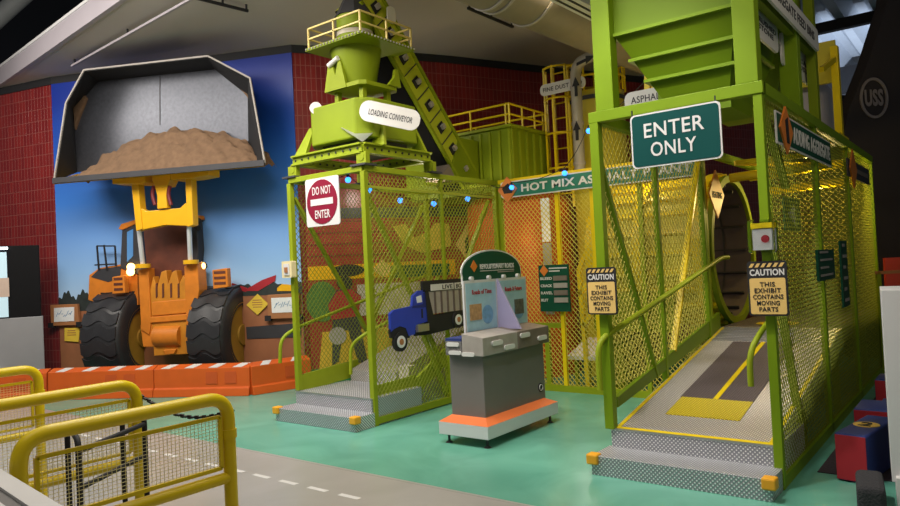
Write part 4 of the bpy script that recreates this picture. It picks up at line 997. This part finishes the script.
# ------------------------------------------------------------------ ribbed tank, silo
tk_ = thing('ribbed_tank', 'lime green ribbed square tank with yellow guard rail on top', 'tank', (-5.9, 8.5, 2.7))
x0, x1, y0, y1, z0, z1 = -7.0, -5.10, 8.0, 9.0, 2.70, 3.47
MB().box(x0, x1, y0, y1, z0, z1).build('tank_body', LIMED, tk_)
k = MB()
for i in range(9): k.box(x1-.02-i*.16, x1-i*.16+.012, y0-.03, y0, z0, z1-.03)
for i in range(6): k.box(x1, x1+.03, y0+i*.19, y0+i*.19+.03, z0, z1-.03)
k.build('side_rib', LIME, tk_)
MB().box(x0-.03, x1+.04, y0-.04, y1+.03, z1, z1+.04).build('top_flange', LIME, tk_)
MB().box(-6.9, -5.08, 7.98, 9.0, 2.62, 2.70).build('support_deck', LIMED, tk_)
k = MB(); zt = z1+.04
for p, q in (((x0, y0), (x1, y0)), ((x1, y0), (x1, y1)), ((x0, y1), (x1, y1))):
    for h in (.14, .28): k.cyl((*p, zt+h), (*q, zt+h), .015, n=8)
    for f in (0, .33, .66, .97): a = V((*p, 0)).lerp(V((*q, 0)), f); k.cyl(a+Z*zt, a+Z*(zt+.28), .015, n=8)
k.build('guard_rail', YEL, tk_)
si = thing('dust_silo', 'yellow fine dust silo with grey pipe behind the mesh screen', 'silo', (-4.42, 9.3, 0))
MB().lathe((-4.42, 9.3, 0), [(.01, 0), (.38, 0), (.38, 4.0), (.01, 4.02)], 40).build('shell', SILO, si, True)
MB().lathe((-4.42, 9.3, 3.86), [(.40, 0), (.40, .06)], 40).build('top_band', DARK, si, True)
k = MB()
for i in range(12):
    a = 2*PI*i/12; p = V((-4.42+.4*math.cos(a), 9.3+.4*math.sin(a), 4.0)); k.cyl(p, p+Z*.4, .014, n=8)
for z in (4.2, 4.4): k.tube([(-4.42+.4*math.cos(2*PI*i/24), 9.3+.4*math.sin(2*PI*i/24), z) for i in range(25)], .016, 8)
k.build('guard_rail', YEL, si)
# caged ladder
la = thing('caged_ladder', 'yellow ladder with hooped safety cage beside the dust silo', 'ladder', (-4.95, 9.1, 0))
lx = -4.98; lyy = 9.05
k = MB()
for s in (-.12, .12): k.bar((lx+s+.12, lyy, 2.4), (lx+s+.12, lyy, 4.45), .035)
k.build('stringer', YEL, la)
k = MB()
for i in range(9): k.cyl((lx, lyy, 2.6+i*.22), (lx+.24, lyy, 2.6+i*.22), .012, n=8)
k.build('rung', YEL, la)
hoop = [(lx+.12+.24*math.cos(a), lyy-.26*math.sin(a)) for a in [PI*i/8 for i in range(9)]]
for z in (2.95, 3.45, 3.95, 4.4): MB().tube([(x, y, z) for x, y in hoop], .016, 6).build('hoop', YEL, la)
k = MB()
for x, y in hoop[0:9:2]: k.bar((x, y, 2.75), (x, y, 4.42), .03, .012)
k.build('cage_strap', YEL, la)
dp = thing('dust_pipe', 'galvanised dust pipe with black arrows bending over the silo', 'pipe', (-4.35, 8.75, 2.7))
Yp = 8.7
pa = [py(580, 172, Yp), py(575, 62, Yp), py(612, 50, Yp)]
MB().tube(fillet(pa, .2, 8), .075, 16).build('pipe', PIPEM, dp, True)
for z in (2.95, 3.5, 4.0): 
    f = (z-pa[0].z)/(pa[1].z-pa[0].z); c = pa[0].lerp(pa[1], max(0, min(1, f))); MB().cyl(c-Z*.02, c+Z*.02, .085).build('flange', GREYW, dp, True)
F = fY(Yp-.08)
for (x, y), vert in (((577, 130), 1), ((576, 86), 1), ((586, 60), 0)):
    a, b = F.pix(x, y)
    P = [(a-.02, b-.14), (a+.02, b-.14), (a+.02, b), (a+.055, b), (a, b+.12), (a-.055, b), (a-.02, b)]
    if not vert: P = [(a-.14, b-.02-.03), (a, b-.02), (a+.0, b-.055), (a+.14, b+.03), (a, b+.055), (a, b+.02), (a-.14, b-.01)]
    MB().prism(F, P, 0, .012).build('arrow', BLACK, dp)
F = fY(8.72); p0 = F.pix(541, 97); p1 = F.pix(586, 84)
board('white rounded fine dust silo board behind the grey pipe', F, p0[0], p1[0], p0[1]-.0, p0[1]+.16, .07, 'FINE DUST SILO', ta=(p0[0]+.05, p1[0]-.05, p0[1]+.05, p0[1]+.11))

# ------------------------------------------------------------------ kiosk
ks = thing('display_kiosk', 'grey display kiosk on an orange trimmed plinth between the cages', 'kiosk', (-3.85, 5.62, 0))
kx0, kx1, ky0, ky1 = -4.12, -3.57, 5.0, 6.24
MB().box(kx0, kx1, ky0, ky1, .085, .20).build('plinth', LGREY, ks, bevel=.004)
frus(.20, .245, (kx0, kx1, ky0, ky1), (-4.06, -3.68, 5.13, 6.16)).build('orange_trim', mat('trim orange', (.72, .17, .045), .5), ks)
for x in (-4.06, -3.63):
    for y in (5.07, 6.17):
        k = MB(); k.cyl((x, y, .012), (x, y, .09), .012); k.cyl((x, y, 0), (x, y, .014), .035, .02); k.build('foot', DARK, ks, True)
MB().box(-4.06, -3.68, 5.13, 6.24-.05, .24, .81).build('body', GREYK, ks, bevel=.004)
FX = fX(-3.68); k = MB().prism(FX, circ(6.10, .36, .045, 20, .045), 0, .006); so_ = k.build('socket', BLACK, ks)
MB().ngon_tube(FX, circ(6.10, .36, .026, 16), circ(6.10, .36, .034, 16), .006, .010).build('socket_ring', LGREY, so_)
def slant(x0, x1, y0, y1, z0, zl, zh): return MB().hexa([(x0, y0, z0), (x1, y0, z0), (x1, y1, z0), (x0, y1, z0), (x0, y0, zh), (x1, y0, zl), (x1, y1, zl), (x0, y1, zh)])
bx = slant(-3.87, -3.635, 5.08, 5.655, .80, .965, 1.0).build('lift_box', GREYW, ks, bevel=.004)
bx2 = slant(-3.87, -3.635, 5.665, 6.24, .80, .965, 1.0).build('lift_box', GREYD, ks, bevel=.004)
bx3 = MB().box(-4.06, -3.875, 5.08, 5.655, .80, .93).build('stone_box', mat('stone sample', (.16, .155, .15), .8, 0, .8, 40, .6), ks)
bx4 = MB().box(-4.06, -3.875, 5.665, 6.24, .80, .93).build('stone_box', GREYD, ks)
MB().box(-4.06, -3.875, 5.08, 6.24, .93, .955).build('box_lid', FBLUE, ks)
F = fX(-3.635)
for y, z, p in ((5.30, .90, bx), (5.50, .84, bx), (5.78, .92, bx2), (6.10, .86, bx2)):
    MB().prism(F, rrect(y-.085, y+.085, z-.022, z+.022, .02), 0, .012).build('label_plate', WHITE, p)
F = fY(5.08)
for x, z, p in ((-3.97, .90, bx3), (-3.95, .825, bx3), (-3.80, .815, bx)):
    MB().prism(F, rrect(x-.07, x+.07, z-.018, z+.018, .016), 0, .012).build('label_plate', WHITE, p)
F = fX(-3.9)
for y0, y1, t1, im, nm in ((5.19, 5.73, 'Roads of Time', PALE, 0), (5.75, 6.28, 'Roads & Future', DARK, 1)):
    pn = MB().fbox(F, y0, y1, .98, 1.475, -.02, 0).build('panel_frame', LGREY, ks)
    pb = MB().fbox(F, y0+.025, y1-.025, 1.0, 1.45, 0, .004).build('poster', SKYB, pn)
    text(t1, F, y0+.12, y1-.1, 1.34, 1.385, .004, FRED, pn, bold=.02)
    MB().fbox(F, y0+.07, y0+.26, 1.1, 1.25, .004, .008).build('picture', GREYD if nm else mat('photo tan', (.45, .28, .13), .6, 0, .6, 30), pn) if nm == 0 else MB().fbox(F, y1-.25, y1-.08, 1.1, 1.25, .004, .008).build('picture', mat('photo dark', (.10, .11, .10), .6, 0, .8, 30), pn)
    MB().prism(F, circ(y0+.36, 1.14, .09, 24), .004, .006).build('swirl', mat('swirl blue', (.16, .36, .60), .5, 0, .4, 20), pn)
Fd = fY(5.74)
MB().prism(Fd, [(-3.90, .985), (-3.645, .985), (-3.895, 1.475)], -.012, .012).build('divider_fin', PURP, ks)
F = fX(-3.93)
ar = [(5.21, 1.44), (6.24, 1.44), (6.24, 1.52)]+[(5.72+.52*math.cos(a), 1.55+.215*math.sin(a)) for a in [PI*i/16 for i in range(17)]]+[(5.21, 1.52)]
hs = MB().prism(F, ar, -.012, 0).build('header_board', WHITE, ks)
ar2 = [(y*.97+5.725*.03, (z-1.44)*.955+1.44) for y, z in ar]
MB().prism(F, ar2, 0, .004).build('header_face', DGRN, hs)
text('REVOLUTIONARY ROADS', F, 5.50, 6.10, 1.575, 1.625, .004, WHITE, hs, bold=.03)
MB().fbox(F, 5.50, 6.1, 1.555, 1.562, .004, .006).build('underline', WHITE, hs); MB().fbox(F, 5.8, 6.1, 1.535, 1.545, .004, .006).build('underline', GREYW, hs)
MB().prism(F, [(5.40, 1.55), (5.455, 1.605), (5.40, 1.665), (5.345, 1.605)], .004, .008).build('diamond', SORG, hs)
for y in (5.33, 5.62, 5.88, 6.14):
    k = MB(); k.cyl((-3.93, y, 1.49), (-3.895, y, 1.49), .022); k.build('clamp', LGREY, ks, True)

# ------------------------------------------------------------------ blue string lights
def bulbs(label, pts, ends):
    t = thing('string_light', label, 'light', pts[len(pts)//2]); P = [V(ends[0])]+[V(p)+Z*.05 for p in pts]+[V(ends[1])]; cab = []
    for a, b in zip(P[:-1], P[1:]):
        for i in range(6): f = i/6; cab.append(a.lerp(b, f)-Z*.05*math.sin(PI*f))
    cab.append(P[-1]); MB().tube(cab, .005, 6).build('cable', BLACK, t)
    for p in pts:
        b = MB().ball(V(p)-Z*.015, .032, 8).build('bulb', BULB, t, True); MB().cyl(V(p)+Z*.012, V(p)+Z*.05, .014).build('bulb_cap', BLACK, b)
bulbs('string of blue bulbs sagging along the exit cage top', [(-5.47, 5.3, 2.62), (-5.24, 5.38, 2.49), (-5.24, 5.87, 2.40), (-5.24, 6.46, 2.39), (-5.24, 7.15, 2.48)], ((-6.3, 5.3, 2.67), (-5.24, 7.6, 2.66)))
bulbs('string of blue bulbs rising over the plant sign', [(-4.85, 7.58, 2.61), (-4.08, 7.58, 2.70), (-3.73, 7.58, 3.16)], ((-5.18, 7.6, 2.66), (-3.0, 7.58, 3.6)))

# ------------------------------------------------------------------ soffit fittings, ducts, pipes
def track(label, p, q, m, h=.05):
    t = thing('lighting_track', label, 'lighting track', (V(p)+V(q))/2); MB().bar(V(p), V(q), .035, h).build('rail', m, t)
    P, Q = V(p), V(q)
    for f in (.03, .5, .97): c = P.lerp(Q, f); MB().bar(c, (c.x, c.y, 5.06), .02).build('hanger', BLACK, t)
track('pale lighting track under the soffit above the loader bucket', pz(72, 66, 4.97), pz(200, -6, 4.97), FASC, .03)
track('short dark lighting track under the soffit right of the bucket', pz(196, -2, 4.97), pz(248, 11, 4.97), BLACK, .03)
track('short dark lighting track under the soffit beside the duct', pz(468, 8, 4.97), pz(513, 27, 4.97), BLACK, .03)
du = thing('ventilation_duct', 'round grey ventilation duct with slotted diffuser under the soffit', 'duct', (-4.2, 7.6, 4.8))
da, db = pd(470, -39, 7.4), pd(668, 50, 9.6)
dd = (db-da).normalized()
MB().cyl(da-dd*1.2, db+dd*1, .42, n=32).build('duct_body', DUCT, du, True)
k = MB()
for s in (.3, .42, .9): k.cyl(da+dd*s, da+dd*(s+.03), .435, n=32)
k.build('duct_ring', GREYW, du, True)
da2, db2 = pd(548, -14, 6.9), pd(640, 34, 8.3); d2 = (db2-da2).normalized(); sd = d2.cross(Z).normalized()
k = MB(); k.bar(da2, db2, .22, .12); k.build('diffuser', LGREY, du)
k = MB()
for s in (-.05, .04): k.bar(da2+sd*s-Z*.062, db2+sd*s-Z*.062, .025, .01)
k.build('diffuser_slot', BLACK, du)
op = thing('overhead_pipe', 'grey overhead pipe at the top left corner under the dark ceiling', 'pipe', pd(10, 7, 13)); pa_, pb_ = pd(-40, 52, 13), pd(60, -38, 13)
MB().cyl(pa_, pb_, .16, n=20).build('pipe', mat('pipe grey', (.30, .32, .32), .6), op, True)
for f in (.1, .9): c = pa_.lerp(pb_, f); MB().bar(c, (c.x, c.y, 8.62), .03).build('hanger', BLACK, op)

# ------------------------------------------------------------------ yellow railings at lower left
def railing(label, X, y0, y1, zt, zl):
    t = thing('guard_railing', label, 'railing', (X, (y0+y1)/2, 0), 'yellow mesh railings'); r = .03; zc = zt-r
    MB().tube(fillet([(X, y0, 0), (X, y0, zc), (X, y1, zc), (X, y1, 0)], .11, 8), r, 16).build('tube_frame', YEL, t, True)
    MB().cyl((X, y0, zl), (X, y1, zl), .026, n=16).build('lower_bar', YEL, t, True)
    a, b, c, d = y0+.06, y1-.045, zl+.05, zc-.085
    k = MB()
    for p, q in (((a, c), (b, c)), ((a, d), (b, d)), ((a, c), (a, d)), ((b, c), (b, d))): k.bar((X, *p), (X, *q), .016, .016)
    k.build('mesh_frame', YEL, t)
    k = MB(); m = int((b-a)/.0185); q = int((d-c)/.0145)
    for i in range(1, m): y = a+(b-a)*i/m; k.bar((X, y, c), (X, y, d), .0018)
    for i in range(1, q): z = c+(d-c)*i/q; k.bar((X+.002, a, z), (X+.002, b, z), .0018)
    k.build('wire_mesh', mat('mesh wire yellow', (.85, .74, .34), .5), t)
    k = MB()
    for y in (y1,): k.cyl((X, y, zc-.19), (X, y, zc-.15), .036)
    k.build('clamp', YEL, t, True)
railing('nearest yellow tube railing with wire mesh, beside the white counter', -2.85, 1.04, 1.925, 1.085, .685)
railing('middle yellow mesh railing behind the nearest one', -3.75, 1.0, 1.965, 1.085, .64)
railing('farthest yellow mesh railing, next to the orange barriers', -5.2, 1.2, 2.04, 1.085, .62)
# black tube walker frame between the first two railings
wf = thing('tube_frame_stand', 'black tubular stand with two hoops seen through the nearest railing mesh', 'stand', (-3.3, 1.6, 0))
for p, q, bend in ((pz(67, 428, .93), pz(78, 440, .93), 0), (pz(122, 417, .93), pz(144, 414, .93), 1)):
    MB().tube(fillet([(p.x, p.y, 0), (p.x, p.y, .95), (q.x, q.y, .93), (q.x, q.y, 0)], .05), .013, 10).build('hoop', BLACK, wf, True)
a, b = pz(78, 440, .93), pz(144, 414, .93)
for z in (.88, .72, .5): MB().cyl((a.x, a.y, z), (b.x, b.y, z), .012).build('rung', BLACK, wf, True)
# chain from the middle railing
ch = MB(); p, q = V((-3.75, 1.99, .98)), V((-2.87, 1.97, .98)); n = 26
for i in range(n):
    f = i/n; c = p.lerp(q, f)-Z*.07*math.sin(PI*f); e = p.lerp(q, (i+.8)/n)-Z*.07*math.sin(PI*(i+.8)/n); ch.bar(c, e, .018 if i % 2 else .009, .009 if i % 2 else .018)
tag(ch.build('chain', BLACK), 'black chain hanging from the middle yellow railing', 'chain')
# white counter corner
ct = thing('counter', 'white counter with a dark groove at the bottom left corner', 'counter', (-2.9, .62, 0))
e0, e1 = pz(-10, 463, .95), pz(70, 511, .95); dv = (e1-e0).normalized(); nb = V((dv.y, -dv.x, 0))
if nb.dot(V((0, 0, 0))-e0) < 0: nb = -nb
def strip(s0, s1, z0, z1, ex=.0):
    a, b = e0-dv*.5+nb*s0, e1-dv*.02+nb*s0; c, d_ = e1-dv*.02+nb*s1, e0-dv*.5+nb*s1
    return MB().hexa([(*a.xy, z0), (*b.xy, z0), (*c.xy, z0), (*d_.xy, z0), (*a.xy, z1), (*b.xy, z1), (*c.xy, z1), (*d_.xy, z1)])
strip(0, .5, .90, .94).build('worktop', LGREY, ct); strip(0, .065, .94, .952).build('edge_strip', WHITE, ct); strip(.11, .5, .94, .952).build('inset_panel', WHITE, ct)
strip(.065, .11, .94, .942).build('groove', GREYK, ct); strip(.05, .5, 0, .90).build('base', CABG, ct)

# ------------------------------------------------------------------ lower right: foam blocks, white cabinet, fence
def foam(label, x0, x1, y0, y1, h, mark, side=FRED):
    t = thing('foam_block', label, 'block', ((x0+x1)/2, (y0+y1)/2, .006), 'foam play blocks')
    MB().box(x0, x1, y0, y1, .006, h).build('block', FBLUE, t, bevel=.012)
    MB().fbox(fY(y0), x0+.005, x1-.005, .015, h-.01, 0, .006).build('side_cover', side, t)
    if mark:
        Ft = Fr(((x0+x1)/2, (y0+y1)/2, h), (1, 0, 0), (0, 1, 0)); d_ = MB().prism(Ft, circ(0, 0, .085), 0, .004).build('round_patch', FYEL, t)
        text(mark, Ft, -.04, .04, -.06, .06, .004, BLACK, t, 'numeral', bold=.03)
    return t
foam('red fronted navy foam block with a round yellow number patch', -.90, -.70, 5.45, 6.15, .33, '2').rotation_euler.z = -.16
foam('low navy foam block behind the numbered block', -1.0, -.45, 6.6, 7.05, .28, '')
foam('navy foam block farthest back by the cage side', -1.0, -.6, 7.9, 8.3, .32, '')
foam('small red fronted block beside the white cabinet', -.9, -.62, 7.3, 7.6, .2, '')
F = Fr(pd(890, 400, 4.3), V((ray(880, 400).y, -ray(880, 400).x, 0)), Z); a = F.pix(881, 300)[0]; zt = F.pix(885, 290)[1]
t = thing('white_cabinet', 'tall white cabinet at the right edge', 'cabinet', F.p(a+.2, -F.o.z, -.2))
MB().fbox(F, a, a+.6, -F.o.z+.16, zt, -.5, 0).build('body', LGREY, t, bevel=.004); MB().fbox(F, a+.02, a+.62, -F.o.z, -F.o.z+.20, -.5, .05).build('base', WHITE, t, bevel=.004)
F = Fr(pd(870, 480, 4.15), V((ray(856, 480).y, -ray(856, 480).x, 0)), Z); p = F.pix(856, 487); q = F.pix(886, 488)
tag(MB().fbox(F, p[0], q[0], -F.o.z, p[1], -.42, 0).build('carpeted_plinth', CHAR, None, bevel=.03), 'charcoal carpet covered block in front of the white cabinet', 'plinth')
F = Fr(pd(890, 275, 9.4), R0, Z); p = F.pix(885, 258); q = F.pix(886, 292)
tag(MB().fbox(F, p[0], p[0]+1.0, -F.o.z, p[1], -.05, 0).build('red_panel', mat('panel red', (.50, .05, .03), .5), None), 'red panel beyond the right end of the entrance cage', 'panel')
F = Fr(pd(880, 275, 8.9), R0, Z); p = F.pix(877, 272)
t = thing('rail_fence', 'thin brown rail fence beyond the entrance cage', 'fence', F.p(p[0], -F.o.z)); MB().fbox(F, p[0], p[0]+.05, -F.o.z, p[1], -.05, 0).build('post', LIMED, t); MB().fbox(F, p[0]-.05, p[0]+.9, p[1]-.03, p[1]+.01, -.03, 0).build('rail', BROWN, t)

# ------------------------------------------------------------------ light
def area(name, loc, to, w, e, c, h=None):
    l = bpy.data.lights.new(name, 'AREA'); l.energy = e; l.color = c; l.size = w
    if h: l.shape = 'RECTANGLE'; l.size_y = h
    o = bpy.data.objects.new(name, l); COL.objects.link(o); o.location = loc; o.rotation_euler = (V(to)-V(loc)).to_track_quat('-Z', 'Y').to_euler(); return o
def spot(name, loc, to, e, c, ang=50, bl=.6, r=.08):
    l = bpy.data.lights.new(name, 'SPOT'); l.energy = e; l.color = c; l.spot_size = math.radians(ang); l.spot_blend = bl; l.shadow_soft_size = r
    o = bpy.data.objects.new(name, l); COL.objects.link(o); o.location = loc; o.rotation_euler = (V(to)-V(loc)).to_track_quat('-Z', 'Y').to_euler(); return o
def point(name, loc, e, c, r=.1):
    l = bpy.data.lights.new(name, 'POINT'); l.energy = e; l.color = c; l.shadow_soft_size = r
    o = bpy.data.objects.new(name, l); COL.objects.link(o); o.location = loc; return o
WARM = (1, .84, .62); NEUT = (1, .93, .84); YL = (1, .74, .25)
area('hall_fill', (-3.5, .5, 7.0), (-4.5, 4.0, 0), 5, 130, NEUT)  # unseen soft lamp added as general fill
area('floor_fill', (-4.6, 3.4, 4.9), (-4.6, 3.41, 0), 5.5, 230, NEUT, 2.0)  # unseen lamp added to brighten the floor while sparing upright faces
area('mural_light', (-7.6, 2.6, 4.9), FM.p(.3, 1.0), 3.0, 145, NEUT, 1.0)
area('mural_light', (-10.6, 2.2, 4.9), FM.p(-.4, 1.4), 2.5, 100, NEUT, 1.0)
spot('loader_spot', (-7.6, 3.4, 4.9), FM.p(.7, 3.9), 40, (1, .95, .9), 40)
spot('tower_spot', (-4.2, 3.2, 4.9), (-5.7, 5.9, 3.6), 75, WARM, 60)
spot('tower_side_spot', (-3.2, 6.6, 4.9), (-5.4, 6.3, 3.4), 140, WARM, 60)
spot('exit_spot', (-5.4, 3.9, 4.9), (-5.8, 5.8, .3), 260, (.95, .93, 1), 55)
point('exit_cage_lamp', (-5.7, 7.0, 2.55), 14, (1, .85, .6)); point('exit_mural_lamp', (-7.0, 7.3, 2.8), 13, (1, .9, .75))
spot('kiosk_spot', (-3.2, 3.8, 4.9), (-3.85, 5.6, .8), 170, NEUT, 45)
spot('entrance_spot', (-2.2, 3.3, 4.9), (-1.9, 6.0, .4), 320, (1, .95, .93), 50)
spot('screen_spot', (-3.6, 6.1, 4.9), (-3.7, 7.8, 1.8), 150, YL, 70)
point('drum_lamp', (-3.3, 8.0, 2.75), 17, (1, .82, .42)); point('tank_lamp', (-4.6, 7.95, 1.9), 8, (1, .65, .3))
point('entrance_lamp', (-1.6, 8.9, 2.5), 14, YL); point('cage_end_lamp', (-1.7, 9.7, 2.3), 50, YL); spot('ramp_lamp', (-1.8, 6.5, 2.66), (-1.85, 6.9, 0), 70, (1, .93, .85), 75)
point('tray_fill', (-4.2, 7.95, 1.25), 5, (1, .95, .85), .05)  # unseen lamp added so the white tray shows through the mesh
spot('silo_spot', (-3.3, 8.0, 4.9), (-4.6, 9.2, 3.4), 140, YL, 80)
spot('deck_fill', (-2.0, 21, 3.0), (-3, 24, 7.2), 1700, (.75, .85, 1), 120)  # unseen lamp added to light the roof deck from below
area('side_light', (.6, 3.6, 4.6), (-.8, 6.5, .2), 1.5, 40, WARM)
w = bpy.data.worlds.new('world'); SC.world = w; w.use_nodes = True
w.node_tree.nodes['Background'].inputs[0].default_value = (.75, .78, .85, 1); w.node_tree.nodes['Background'].inputs[1].default_value = .10
SC.view_settings.view_transform = 'Standard'; SC.view_settings.look = 'None'; SC.view_settings.gamma = 1; SC.view_settings.exposure = 0
